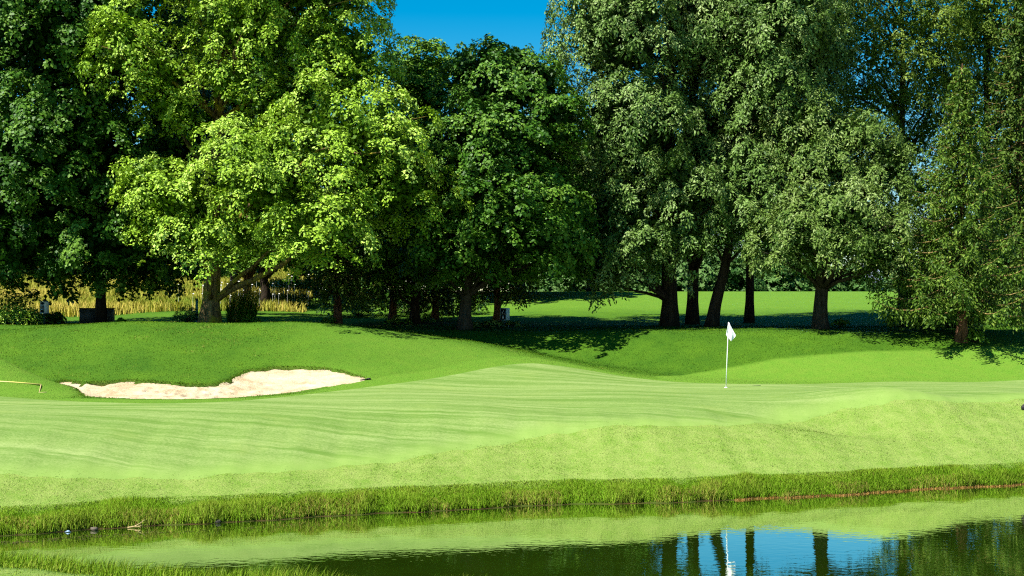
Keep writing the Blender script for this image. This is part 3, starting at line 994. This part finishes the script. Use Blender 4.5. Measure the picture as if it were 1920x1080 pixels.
tree('maple_tree', 'compact round dark green maple with a slim pale trunk, sky above it', 871, 58,
     [(930, 165, 105, 80, 0, 2.6), (930, 270, 145, 110, 0, 3.6), (932, 390, 178, 110, 0, 4.2), (1010, 450, 100, 72, 0, 3.2), (860, 460, 105, 64, -.5, 3.2), (872, 125, 40, 44, 0, 1), (922, 112, 34, 44, 0, 1), (965, 120, 34, 40, 0, 1), (1010, 150, 48, 50, 0, 1.4), (1040, 220, 50, 70, 0, 2), (975, 290, 110, 110, 5, 2.6)],  # last lobe unseen, added at the back to shade the hill
     M['leaf_dark'], M['bark_grey'], .24, 110000, .18, .85, (.6, 1.05), .32, .42, .32, group=GT, seed=41, tbias=.07, lean=(.05, 0), per=28, inner=.22)
tree('maple_tree', 'dark filler maple added behind the lime maple to blacken its gaps', 440, 84,
     [(400, 230, 120, 110, 0, 3), (500, 170, 110, 100, 0, 3), (350, 120, 90, 90, 0, 2.6), (480, 340, 130, 90, 0, 3), (560, 90, 90, 80, 0, 2.6), (430, 30, 130, 90, 0, 3)],  # added tree, dark fill behind the lime crown's gaps
     M['leaf_dark'], M['bark_dark'], .28, 52000, .28, group=GT, seed=33, inner=.3, **MAP)
ASH = dict(flare=1.4, L=.21, W=.40, flat=.3, droop=.8, jit=.36, per=36, clump=(.7, 1.25))
tree('ash_tree', 'tall grey green ash with the thickest straight trunk of the right hand clump', 1255, 62,
     [(1155, 60, 128, 130, 0, 4), (1180, 230, 132, 125, -.5, 4), (1165, 400, 76, 95, -1, 3), (1195, 440, 85, 56, -1.5, 3.0), (1140, 500, 46, 34, -1, 2), (1140, -110, 110, 120, 0, 3.6), (1270, 350, 80, 90, -2, 2.4), (1150, 320, 110, 130, 5.5, 2.8)],  # end lobe sits unseen at the rear, put there to shadow the lawn
     M['leaf_ash'], M['bark_dark'], .35, 110000, group=GT, seed=51, n_limb=30, **ASH)
tree('ash_tree', 'tall grey green ash just right of the thickest trunk, its stem upright', 1299, 64,
     [(1330, 60, 130, 140, 0, 4), (1335, 280, 110, 100, 0, 3.4), (1310, 385, 85, 66, -1, 3), (1340, -120, 140, 120, 0, 4)],
     M['leaf_ash'], M['bark_dark'], .27, 90000, group=GT, seed=61, n_limb=26, **ASH)
tree('ash_tree', 'grey green ash whose dark trunk leans to the right behind the flag', 1333, 61.5,
     [(1425, 170, 105, 120, 0, 3.4), (1400, 320, 90, 80, -1, 2.8), (1375, 395, 85, 55, -1, 2.6), (1440, 20, 130, 120, 0, 3.6)],
     M['leaf_ash'], M['bark_dark'], .27, 75000, lean=(.24, 0), top=9, group=GT, seed=71, n_limb=26, **ASH)
tree('ash_tree', 'slender ash with a straight narrow trunk standing alone right of the flag', 1405, 66,
     [(1500, 100, 100, 120, 0, 3), (1465, 260, 80, 90, 0, 2.6), (1440, 370, 66, 66, 0, 2.4), (1500, -60, 130, 110, 0, 3.4)],
     M['leaf_ash'], M['bark_dark'], .21, 50000, group=GT, seed=81, **ASH)
ASH2 = dict(ASH, L=.19, clump=(.55, 1.05), per=34)
tree('ash_tree', 'broad spreading pale green ash with a stout trunk dappled at its foot', 1540, 59,
     [(1545, 400, 125, 80, -1, 3.2), (1625, 425, 95, 70, -.5, 3), (1480, 430, 80, 66, -1, 2.8), (1570, 455, 115, 36, -1.5, 2.8), (1530, 300, 95, 70, 0, 2.6), (1620, 340, 80, 50, 0, 2.4), (1650, 480, 50, 34, -1, 2), (1500, 230, 80, 60, .5, 2.2), (1590, 250, 80, 55, .5, 2.2), (1665, 300, 50, 50, 0, 1.8)],
     M['leaf_ashl'], M['bark_grey'], .31, 95000, group=GT, seed=91, n_limb=34, **ASH2)
AIRY = dict(W=.42, flat=.32, droop=.6, jit=.42, per=26)
tree('locust_tree', 'thin airy tree with a forked dark trunk seen against blue sky', 1692, 70,
     [(1640, 90, 110, 90, 0, 3), (1720, 60, 90, 120, 0, 3), (1590, 190, 80, 60, 0, 2.4), (1690, 190, 90, 36, 0, 2.2), (1550, 90, 80, 120, 0, 2.6), (1640, -80, 160, 110, 0, 3.4), (1745, 230, 34, 60, 0, 1.4), (1580, 260, 60, 30, 0, 2), (1710, 280, 60, 50, 0, 2), (1640, 250, 70, 40, 0, 2), (1590, 20, 90, 80, 1.5, 2.6), (1750, 130, 60, 90, 1.5, 2.4), (1560, 300, 60, 50, 1, 2), (1725, 350, 60, 60, 1, 2), (1735, 430, 50, 50, 1, 2)],
     M['leaf_olive'], M['bark_dark'], .24, 90000, .19, clump=(.6, 1.2), space=1.1, group=GT, seed=101, gaps=.10, n_limb=40, fork=[(.35, -2.2, 4.2, .12), (.42, 1.8, 4, .11), (.55, -1.4, 3.2, .08)], inner=.04, **AIRY)
tree('locust_tree', 'olive green feathery tree in the upper right behind the spruce', 1850, 72,
     [(1830, 40, 100, 140, 0, 3.4), (1900, 120, 90, 140, 0, 3.2), (1960, 260, 110, 190, 0, 3.6), (1800, 170, 60, 66, 0, 2), (1860, -120, 150, 120, 0, 4), (1880, 330, 80, 110, 0, 2.8)],
     M['leaf_olive'], M['bark_dark'], .26, 85000, .19, clump=(.6, 1.2), group=GT, seed=111, inner=.08, **AIRY)
# spruces -------------------------------------------------------------------
GS = 'spruces among the broadleaf trees'
spruce('spruce_tree', 'yellow green weeping spruce standing forward at the right with a bare tip and pale branches', 1803, 55.5, 112, 4.1, M['needle'], 24, 8, .19, .16, 121, 1.7, .36, GS, .15)
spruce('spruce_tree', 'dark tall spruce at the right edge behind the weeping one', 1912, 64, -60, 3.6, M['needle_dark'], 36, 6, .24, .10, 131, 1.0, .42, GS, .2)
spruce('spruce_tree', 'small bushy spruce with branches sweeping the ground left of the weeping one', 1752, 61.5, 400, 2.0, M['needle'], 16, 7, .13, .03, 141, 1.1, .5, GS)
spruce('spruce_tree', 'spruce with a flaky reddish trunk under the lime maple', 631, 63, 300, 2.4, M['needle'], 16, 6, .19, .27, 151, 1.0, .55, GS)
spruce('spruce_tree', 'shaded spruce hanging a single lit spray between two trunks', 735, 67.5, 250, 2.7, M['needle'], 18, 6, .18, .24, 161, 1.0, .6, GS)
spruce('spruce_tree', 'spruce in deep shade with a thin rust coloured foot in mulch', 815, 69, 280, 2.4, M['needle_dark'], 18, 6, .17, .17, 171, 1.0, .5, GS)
spruce('spruce_tree', 'spruce behind the numbered sign with a flecked brown trunk', 931, 66.5, 260, 2.6, M['needle'], 18, 6, .17, .22, 181, 1.0, .5, GS)
# little trees in the meadow --------------------------------------------------
tree('meadow_tree', 'small tree with a pale blotched trunk in the meadow', 464, 78, [(440, 470, 60, 40, 0, 2), (480, 440, 50, 40, 0, 2), (420, 420, 60, 50, 0, 2)], M['leaf_mid'], M['bark_red'], .26, 9000, .2, .6, (.6, 1.0), group='small meadow trees', seed=191)
tree('meadow_tree', 'small tree with a dark curved trunk at the edge of the meadow', 499, 76, [(520, 465, 60, 34, 0, 2), (560, 430, 60, 46, 0, 2)], M['leaf_mid'], M['bark_dark'], .27, 9000, .2, .6, (.6, 1.0), group='small meadow trees', seed=192, lean=(-.08, 0))
# background trees, added as dark fill to block sky behind the crowns -------------------------------------------------------------
GB = 'trees added as dark fill behind the tree line'
bt = tree('dark_fill_tree', 'large dark filler tree behind the lime maple, filling the shade left of its trunk', 300, 96,
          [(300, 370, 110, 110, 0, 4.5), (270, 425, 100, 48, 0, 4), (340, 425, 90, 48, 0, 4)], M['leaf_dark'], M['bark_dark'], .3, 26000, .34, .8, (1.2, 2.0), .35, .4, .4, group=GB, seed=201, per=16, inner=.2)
for (u, y, sc, rz, lab) in ((60, 98, 1.0, 1.0, 'dark filler tree glimpsed behind the low maple skirt'),
                                                        (655, 86, .85, 2.5, 'dark filler tree between the reddish spruce and the black gap'), (715, 83, .9, 3.3, 'dark filler tree in the black gap below the lime crown'),
                            (845, 84, .9, 4.2, 'dark filler tree behind the round dark maple'),
                            (975, 88, 1.0, .4, 'dark filler tree behind the right flank of the round maple'),
                            (1110, 100, 1.2, 5.2, 'dark filler tree where the round maple meets the ash')):
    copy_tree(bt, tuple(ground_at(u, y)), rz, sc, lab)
GD = 'distant trees along the far hedge'
ft = tree('distant_tree', 'bluish green distant tree just right of the leaning trunk', 1372, 122, [(1372, 515, 34, 34, 0, 2.2), (1345, 530, 28, 24, 0, 1.8), (1398, 528, 28, 26, 0, 1.8), (1375, 545, 40, 18, 0, 2)], M['leaf_far'], M['bark_dark'], .16, 9000, .3, .7, (.7, 1.2), group=GD, seed=211, per=16, n_limb=8, inner=.25)
for (u, y, sc, rz, lab) in ((1285, 124, 1.15, .7, 'bluish green distant tree between the two thickest trunks'), (1322, 127, 1.2, 3.7, 'bluish green distant tree in the narrow gap left of the leaning trunk'),
                            (1440, 126, 1.1, 2.2, 'bluish green distant tree right of the slender trunk'), (1478, 129, 1.0, 5.5, 'bluish green distant tree midway between slender and stout trunks'),
                            (1515, 131, .9, 3.1, 'bluish green distant tree touching the left side of the stout dappled trunk'), (1585, 133, .8, 4.0, 'small distant tree right of the stout dappled trunk'),
                            (1700, 136, .85, 5.0, 'small distant dark green tree beside the far house'), (1200, 122, 1.2, 1.2, 'bluish green distant tree left of the thickest trunk'),
                            (1020, 118, .9, 1.0, 'far low tree seen under the right flank of the round maple'), (1078, 120, .9, 2.9, 'far low tree under the gap between round maple and ash'), (1135, 121, .95, 4.4, 'far low tree beneath the hanging left branches of the thick ash'),
                            (1860, 128, 1.4, 2.0, 'distant tree behind the weeping spruce')):
    copy_tree(ft, tuple(ground_at(u, y) - np.array((0, 0, .6))), rz, sc * 1.45, lab)

# ------------------------------------------------------------------ shrubs and plants
plant('juniper_bush', 'low spreading yellow green juniper at the left edge', ground_at(18, 57.0), 2.4, .85, 2600, M['leaf_lime'], .10, 'bush', .4, 301)
plant('hedge_bush', 'dark low bush behind the small sign on the left', ground_at(62, 60.5), 1.7, .75, 1500, M['leaf_dark'], .13, 'bush', .7, 302)
plant('hedge_bush', 'dark low bush beside the sign, right side', ground_at(100, 61.0), 1.0, .55, 800, M['leaf_dark'], .13, 'bush', .7, 303)
for k, (u, y, w_, h_, lab) in enumerate(((672, 72, 3.4, 1.5, 'filler shrub darkening the bank right of the reddish spruce trunk'), (770, 73, 3.6, 1.7, 'filler shrub darkening the bank below the lit hanging spray'), (845, 74, 3.4, 1.6, 'filler shrub darkening the bank left behind the slim maple trunk'))):
    plant('filler_shrub', lab, ground_at(u, y), w_, h_, 1500, M['leaf_dark'], .2, 'shrub', .7, 330 + k, 'shrubs added to fill the shade')  # added shrubs, dark fill where the bank only lies in shade
plant('shrub', 'loose olive shrub rising behind the juniper at the left edge', ground_at(8, 62), 2.0, 2.1, 1500, M['leaf_olive'], .13, 'shrub', .5, 304)
plant('lavender_shrub', 'soft grey blue shrub at the left foot of the mossy trunk', ground_at(350, 57.2), 1.0, .95, 1400, M['leaf_far'], .12, 'shrub', .25, 305)
for k, (u, y, w, h, lab) in enumerate(((893, 60.6, .6, .32, 'low leafy plant nearest the pale maple trunk'), (915, 60.8, .55, .4, 'low leafy plant midway between maple trunk and numbered sign'), (929, 60.9, .5, .5, 'taller leafy plant touching the numbered sign'),
                                       (961, 60.8, .55, .36, 'low leafy plant right of the numbered sign'), (1575, 60.5, .7, .5, 'green plant right of the stout dappled trunk'),
                                       (1828, 55.4, .8, .55, 'dark green plant at the right foot of the weeping spruce'), (470, 57.4, .7, .3, 'bright little plant below the ornamental grass'),
                                       (618, 62.6, .7, .4, 'leafy plant at the foot of the reddish spruce trunk'), (745, 64, 1.1, .4, 'leafy plant in the mulch below the lit spray'), (790, 66, 1.1, .45, 'leafy plant beside the rust coloured spruce foot'),
                                       (1735, 59.8, 1.2, .45, 'leafy ground plant under the small bushy spruce'), (228, 58.5, .35, .3, 'tiny plant right of the boxy cabinet'))):
    plant('leafy_plant', lab, ground_at(u, y), w, h, 420, M['leaf_ashl'] if k in (0, 1, 2, 3) else M['leaf_mid'], .11, 'plant', .6, 310 + k, 'small plants under the trees')
# ornamental grass clump
p = ground_at(452, 58.4)
og = empty('ornamental_grass', tuple(p)); tag(og, 'tall clump of ornamental grass with tan plumes right of the mossy trunk', 'ornamental grass')
n = 900
a = rng.uniform(0, 6.28, n); q = .38 * np.sqrt(rng.random(n))
blades('leaf_clump', np.cos(a) * q * 1.5, np.sin(a) * q, .7 + .75 * rng.random(n), .02 + .012 * rng.random(n), M['blade_rough'], rng.random(n) * .8, .55, z=np.full(n, -.02), parent=og, bias=(.12, 0))
n = 160
a = rng.uniform(0, 6.28, n); q = .35 * np.sqrt(rng.random(n))
blades('plume', np.cos(a) * q * 1.5, np.sin(a) * q, 1.4 + .5 * rng.random(n), .03 + .015 * rng.random(n), M['meadow'], .5 + .5 * rng.random(n), .35, z=np.full(n, -.02), parent=og, bias=(.25, 0))

# ------------------------------------------------------------------ flagstick
b0 = hit(1361, 728)
tp = at(1366, 604, b0[1])
fs = empty('flagstick', tuple(b0)); tag(fs, 'white flagstick with a limp white flag standing in the putting green', 'flagstick')
m = MB(); m.tube([(0, 0, -.1), (tp - b0) * .5, tp - b0], [.017, .014, .011], 10); m.build('pole', M['white_paint'], fs)
rows = [(604.5, 1365.6, 1366.6, 0), (610, 1364.4, 1369.5, .4), (616, 1363.2, 1372.8, .8), (622, 1362.0, 1376.0, 1), (628, 1361.0, 1379.6, 1), (630.5, 1362.6, 1379.4, 1), (634, 1366, 1376, .8), (637.5, 1369, 1373, .5), (640, 1370.9, 1371.4, .2)]
V = []
nc = 9
for (v, ul, ur, am) in rows:
    for c in range(nc):
        t = c / (nc - 1)
        w = at(ul + (ur - ul) * t, v, b0[1]) - b0
        V.append((w[0], -.02 + am * .035 * math.sin(t * 9 + v * .05), w[2]))
q = [(r * nc + c, r * nc + c + 1, r * nc + nc + c + 1, r * nc + nc + c) for r in range(len(rows) - 1) for c in range(nc - 1)]
o = link('flag', mesh_np('flag', V, np.array(q).ravel(), np.full(len(q), 4), True), M['cloth'], fs)
md = o.modifiers.new('thickness', 'SOLIDIFY'); md.thickness = .006
m = MB(); m.tube([(0, 0, -.09), (0, 0, .025)], [.054, .054], 18); m.build('cup_rim', M['white_paint'], fs)


# ------------------------------------------------------------------ signs, cabinet, stake
def letters(txt, size, mat, parent, loc):
    cu = bpy.data.curves.new('lettering', 'FONT')
    cu.body = txt; cu.size = size; cu.extrude = .002; cu.align_x = 'CENTER'; cu.align_y = 'CENTER'
    tmp = bpy.data.objects.new('lettering', cu); COL.objects.link(tmp)
    bpy.context.view_layer.update()
    me = bpy.data.meshes.new_from_object(tmp.evaluated_get(bpy.context.evaluated_depsgraph_get()))
    bpy.data.objects.remove(tmp)
    me.name = 'lettering'
    o = bpy.data.objects.new('lettering', me); COL.objects.link(o)
    me.materials.clear(); me.materials.append(mat)
    o.parent = parent; o.location = loc; o.rotation_euler = (R(90), 0, 0)
    return o


def tee_sign(label, u, y, vtop, vbot, w, side, cap, frame):
    g = ground_at(u, y)
    z1 = at(u, vtop, y)[2] - g[2]; z0 = at(u, vbot, y)[2] - g[2]
    s = empty('tee_sign', tuple(g), R(-38)); tag(s, label, 'sign')
    d = w * .75
    m = MB(); m.box(-w / 2, w / 2, -d / 2, d / 2, z0, z1, .012); m.build('body', side, s, False)
    m = MB(); m.box(-w / 2 + .02, w / 2 - .02, -d / 2 - .012, -d / 2 + .004, z0 + .025, z1 - .025); pn = m.build('face_panel', M['sign_dark'], s, False)
    m = MB()
    t = .014
    yb, yf = -d / 2 - .018, -d / 2 + .004
    m.box(-w / 2 - .003, -w / 2 + .02, yb, yf, z0 - .003, z1 + .003); m.box(w / 2 - .02, w / 2 + .003, yb, yf, z0 - .003, z1 + .003)
    m.box(-w / 2 + .02, w / 2 - .02, yb, yf, z0 - .003, z0 + .025); m.box(-w / 2 + .02, w / 2 - .02, yb, yf, z1 - .025, z1 + .003)
    m.build('frame', frame, s, False)
    m = MB(); m.tube([(0, 0, -.2), (0, 0, z0 + .004)], [.045, .045], 10); m.build('post', M['post_green'], s)
    if cap:
        m = MB(); m.tube([(0, 0, z1 - .002), (0, 0, z1 + .03), (0, 0, z1 + .07), (0, 0, z1 + .10), (0, 0, z1 + .115)], [.06, .075, .075, .05, .015], 12); m.build('cap', M['black'], s)
    return s, d, z0, z1


s, d, z0, z1 = tee_sign('small dark tee sign with a pale blue frame showing a stroke above the figure 6', 947, 61, 577.5, 600.5, .34, M['sign_side'], False, M['sign_frame'])
letters('/', .20, M['sign_letter'], s, (0, -d / 2 - .016, z0 + (z1 - z0) * .68))
letters('6', .20, M['sign_letter'], s, (0, -d / 2 - .016, z0 + (z1 - z0) * .27))
s, d, z0, z1 = tee_sign('small black tee sign with a ball cap and two white text lines at the left', 84, 58.5, 565.5, 587.5, .30, M['white_paint'], True, M['white_paint'])
for (fz, x0, x1) in ((.70, -.10, .09), (.34, -.09, .07)):
    m = MB()
    z = z0 + (z1 - z0) * fz
    x = x0
    while x < x1:
        w = random.uniform(.012, .024)
        m.box(x, x + w, -d / 2 - .015, -d / 2 - .010, z - .018, z + .018 + random.uniform(-.004, .006)); x += w + .004
    m.build('lettering', M['sign_letter'], s, False)

g = ground_at(182, 61.2)
cb = empty('utility_cabinet', tuple(g), R(2)); tag(cb, 'dark boxy metal cabinet standing behind the thin maple trunk', 'cabinet')
hh = at(182, 579, 61.2)[2] - g[2]
m = MB(); m.box(-.70, .70, -.32, .32, -.1, hh, .03); m.build('body', M['box'], cb, False)
m = MB(); m.box(-.72, .72, -.34, .34, hh - .002, hh + .035, .012); m.build('lid', M['box'], cb, False)
m = MB()
for sx_ in (-1, 1): m.box(.035 * sx_ if sx_ > 0 else -.66, .66 if sx_ > 0 else -.035, -.335, -.32, .05, hh - .07, .004)
m.build('door', M['box'], cb, False)
g = ground_at(369, 59.5)
stx = empty('marker_stake', tuple(g)); tag(stx, 'slim teal marker stake left of the mossy trunk', 'stake')
m = MB(); m.box(-.05, .05, -.03, .03, -.1, at(369, 560, 59.5)[2] - g[2], .008); m.build('stake_post', M['teal'], stx, False)
m = MB(); zt = at(369, 560, 59.5)[2] - g[2]; m.box(-.054, .054, -.034, .034, zt - .09, zt + .012, .006); m.build('stake_cap', M['post_green'], stx, False)

# rake on the knob
a = hit(-30, 716.5); b = hit(77, 724.5)
a[2] += .035; b[2] += .04
rk = empty('bunker_rake', tuple(b)); tag(rk, 'bunker rake with a yellow handle lying on the grassy knob', 'rake')
m = MB(); m.tube([a - b, (a - b) * .5 + np.array((0, 0, .01)), np.zeros(3)], [.021, .021, .021], 8); m.build('handle', M['yellow'], rk)
m = MB()
hd = np.array((.10, -.45, -.22))
m.tube([np.zeros(3), hd * .5, hd], [.014, .013, .012], 6); m.tube([hd + np.array((-.18, -.1, -.02)), hd + np.array((.2, .08, 0))], [.018, .018], 6)
for k in range(7):
    f = hd + np.array((-.18, -.1, -.02)) * (1 - k / 6) + np.array((.2, .08, 0)) * (k / 6)
    m.tube([f, f + np.array((0, -.01, -.08))], [.008, .005], 4)
m.build('rake_head', M['twig'], rk)
a = hit(676, 714.6); b = hit(691, 712.6); a[2] += .03; b[2] += .03
rk = empty('bunker_rake', tuple(b)); tag(rk, 'dark rake end poking out at the right tip of the bunker', 'rake')
m = MB(); m.tube([a - b, np.zeros(3)], [.02, .02], 8); m.build('handle', M['black'], rk)
m = MB(); m.tube([np.array((-.06, 0, -.002)), np.array((.07, .02, .004))], [.032, .032], 8); m.build('grip', M['black'], rk)
p = hit(1919, 768)
mk = empty('sprinkler_head', tuple(p)); tag(mk, 'small dark sprinkler head in the grass at the right edge', 'sprinkler')
m = MB(); m.tube([(0, 0, -.05), (0, 0, .10), (0, 0, .13)], [.07, .07, .045], 12); m.build('riser', M['black'], mk)
m = MB(); m.tube([(0, 0, .125), (0, 0, .17)], [.03, .022], 10); m.build('nozzle', M['stone'], mk)

# ------------------------------------------------------------------ shore bits
def on_shore(u, v): return at(u, v, FPX * CZ / (v - VH))
p = on_shore(252, 990)
tw = empty('fallen_branch', (p[0], p[1], .01)); tag(tw, 'pale forked dead branch lying at the waterline', 'branch')
tw.scale = (.62, .62, .62)
m = MB(); m.tube([(-.22, -.05, .01), (.0, .0, .04), (.18, .06, .14), (.34, .12, .26)], [.02, .017, .012, .006], 6); m.build('stem', M['twig'], tw)
m = MB(); m.tube([(.02, 0, .045), (.16, -.05, .05), (.3, -.02, .10)], [.012, .009, .005], 5); m.tube([(.16, -.05, .05), (.24, -.12, .03)], [.007, .004], 4); m.build('twigs', M['twig'], tw)
p = on_shore(127, 998)
m = MB(); m.add([(-.10, 0, .01), (-.04, -.05, .02), (.06, -.04, .015), (.11, .02, .01), (.03, .06, .02), (-.05, .05, .02), (0, 0, .075), (.04, .01, .06)], [(0, 1, 6), (1, 2, 7, 6), (2, 3, 7), (3, 4, 7), (4, 5, 6, 7), (5, 0, 6), (5, 4, 3, 2, 1, 0)])
o = m.build('litter_scrap', M['litter'], None, False); o.location = (p[0], p[1], 0); o.scale = (.7, .7, .6); tag(o, 'crumpled blue and white scrap of litter at the left waterline', 'litter')
for k, (u, v, s_, lab) in enumerate(((175, 995, .07, 'flat pale stone just right of the litter scrap'), (405, 981, .09, 'grey stone at the waterline right of the dead branch'), (420, 979, .07, 'second grey stone touching the larger one by the waterline'), (1176, 943, .10, 'pale stone in a dark notch of the bank at mid pond'))):
    p = on_shore(u, v); r = np.random.default_rng(400 + k)
    V, q = [], []
    for i in range(5):
        for j in range(9):
            th = math.pi * (i / 4 - .5); ph = 6.283 * j / 9; rr = s_ * r.uniform(.8, 1.2)
            V.append((rr * 1.3 * math.cos(th) * math.cos(ph), rr * math.cos(th) * math.sin(ph), rr * .6 * math.sin(th)))
    for i in range(4):
        for j in range(9): q.append((i * 9 + j, i * 9 + (j + 1) % 9, i * 9 + 9 + (j + 1) % 9, i * 9 + 9 + j))
    o = link('shore_stone', mesh_np('shore_stone', V, np.array(q).ravel(), np.full(len(q), 4), False), M['stone'])
    o.location = (p[0], p[1] + .05, .03); tag(o, lab, 'stone', 'stones along the waterline')
# floating specks near the left end of the pond
n = 1600
x = rng.uniform(-11.5, -3.5, n); y = np.where(rng.random(n) < .6, y_far(x) - .9 - .5 * np.abs(rng.normal(0, .5, n)) , y_near(x) + rng.random(n) * .8)
k = (x < -9.2 + 5.5 * rng.random(n) ** 1.6)
x, y = x[k], y[k]; n = len(x)
a = rng.uniform(0, 6.28, n)
V = leaf_quads(np.stack([x, y, np.full(n, .006)], -1), np.stack([np.cos(a), np.sin(a), np.zeros(n) + .05], -1), np.stack([-np.sin(a), np.cos(a), np.zeros(n)], -1), .03 + .05 * rng.random(n), .02 + .02 * rng.random(n))
tag(link('pond_debris', mesh_np('pond_debris', V, np.arange(n * 4), np.full(n, 4)), M['weed']), 'dark leaf specks floating near the left end of the pond', 'debris', kind='stuff')

# ------------------------------------------------------------------ far house
hp = ground_at(1650, 172)
hs = empty('house', (hp[0], hp[1], hp[2] - .4), R(12)); tag(hs, 'distant pinkish house with a blue grey roof seen between tree trunks', 'house')
m = MB(); m.box(-6, 6, -4, 4, -1, 3.0); m.build('wall', M['house'], hs, False)
m = MB(); m.add([(-6.5, -4.5, 2.95), (6.5, -4.5, 2.95), (6.5, 4.5, 2.95), (-6.5, 4.5, 2.95), (-4, 0, 5.2), (4, 0, 5.2)], [(0, 1, 5, 4), (2, 3, 4, 5), (1, 2, 5), (3, 0, 4), (3, 2, 1, 0)]); m.build('roof', M['roof'], hs, False)
for xx in (-4.2, -1.6, 1.4, 4.2):
    m = MB(); m.box(xx - .7, xx + .7, -4.06, -3.99, .8, 2.2); w_ = m.build('window', M['white_paint'], hs, False)
    m = MB(); m.box(xx - .58, xx + .58, -4.09, -4.05, .92, 2.08); m.build('pane', M['glass'], w_, False)

# ------------------------------------------------------------------ light, sky, camera
EL, AZ = 55.0, 234.0            # sun height; compass bearing of the sun, +Y = 0, clockwise
sd = np.array((math.sin(R(AZ)) * math.cos(R(EL)), math.cos(R(AZ)) * math.cos(R(EL)), math.sin(R(EL))))
sun = bpy.data.lights.new('sun', 'SUN'); sun.energy = 5.0; sun.angle = R(.5); sun.color = (1.0, .955, .88)
so = bpy.data.objects.new('sun', sun); COL.objects.link(so)
import mathutils
so.rotation_euler = mathutils.Vector(sd).to_track_quat('Z', 'Y').to_euler()
so.location = (-30, -40, 60)
w = bpy.data.worlds.new('World'); scene.world = w; w.use_nodes = True
nt = w.node_tree; nt.nodes.clear()
sk = nt.nodes.new('ShaderNodeTexSky'); sk.sky_type = 'NISHITA'; sk.sun_disc = False
sk.sun_elevation = R(EL); sk.sun_rotation = R(AZ); sk.air_density = 1.0; sk.dust_density = .2; sk.ozone_density = 1.2; sk.altitude = 300
hsv = nt.nodes.new('ShaderNodeHueSaturation'); hsv.inputs['Saturation'].default_value = 1.75; hsv.inputs['Hue'].default_value = .488; hsv.inputs['Value'].default_value = 1.08
bg = nt.nodes.new('ShaderNodeBackground'); bg.inputs[1].default_value = .05
ow = nt.nodes.new('ShaderNodeOutputWorld')
nt.links.new(sk.outputs[0], hsv.inputs['Color']); nt.links.new(hsv.outputs[0], bg.inputs[0]); nt.links.new(bg.outputs[0], ow.inputs[0])

cam = bpy.data.cameras.new('camera'); co = bpy.data.objects.new('camera', cam); COL.objects.link(co)
cam.sensor_width = 36; cam.lens = FPX * 36 / 1920; cam.shift_y = (VH - 540) / 1920
cam.clip_end = 5000; cam.clip_start = .1
co.location = (0, 0, CZ); co.rotation_euler = (R(90), 0, 0)
scene.camera = co
vs = scene.view_settings
vs.view_transform = 'Standard'; vs.look = 'None'; vs.gamma = 1; vs.exposure = 1.42
cy = scene.cycles
cy.max_bounces = 6; cy.diffuse_bounces = 1; cy.glossy_bounces = 3; cy.transmission_bounces = 3; cy.transparent_max_bounces = 4
cy.use_denoising = False
cy.sample_clamp_indirect = 4
cy.use_adaptive_sampling = True; cy.adaptive_threshold = .02
scene.render.filter_size = 1.1
try: cy.pixel_filter_type = 'BLACKMAN_HARRIS'; cy.filter_width = 1.2
except Exception: pass
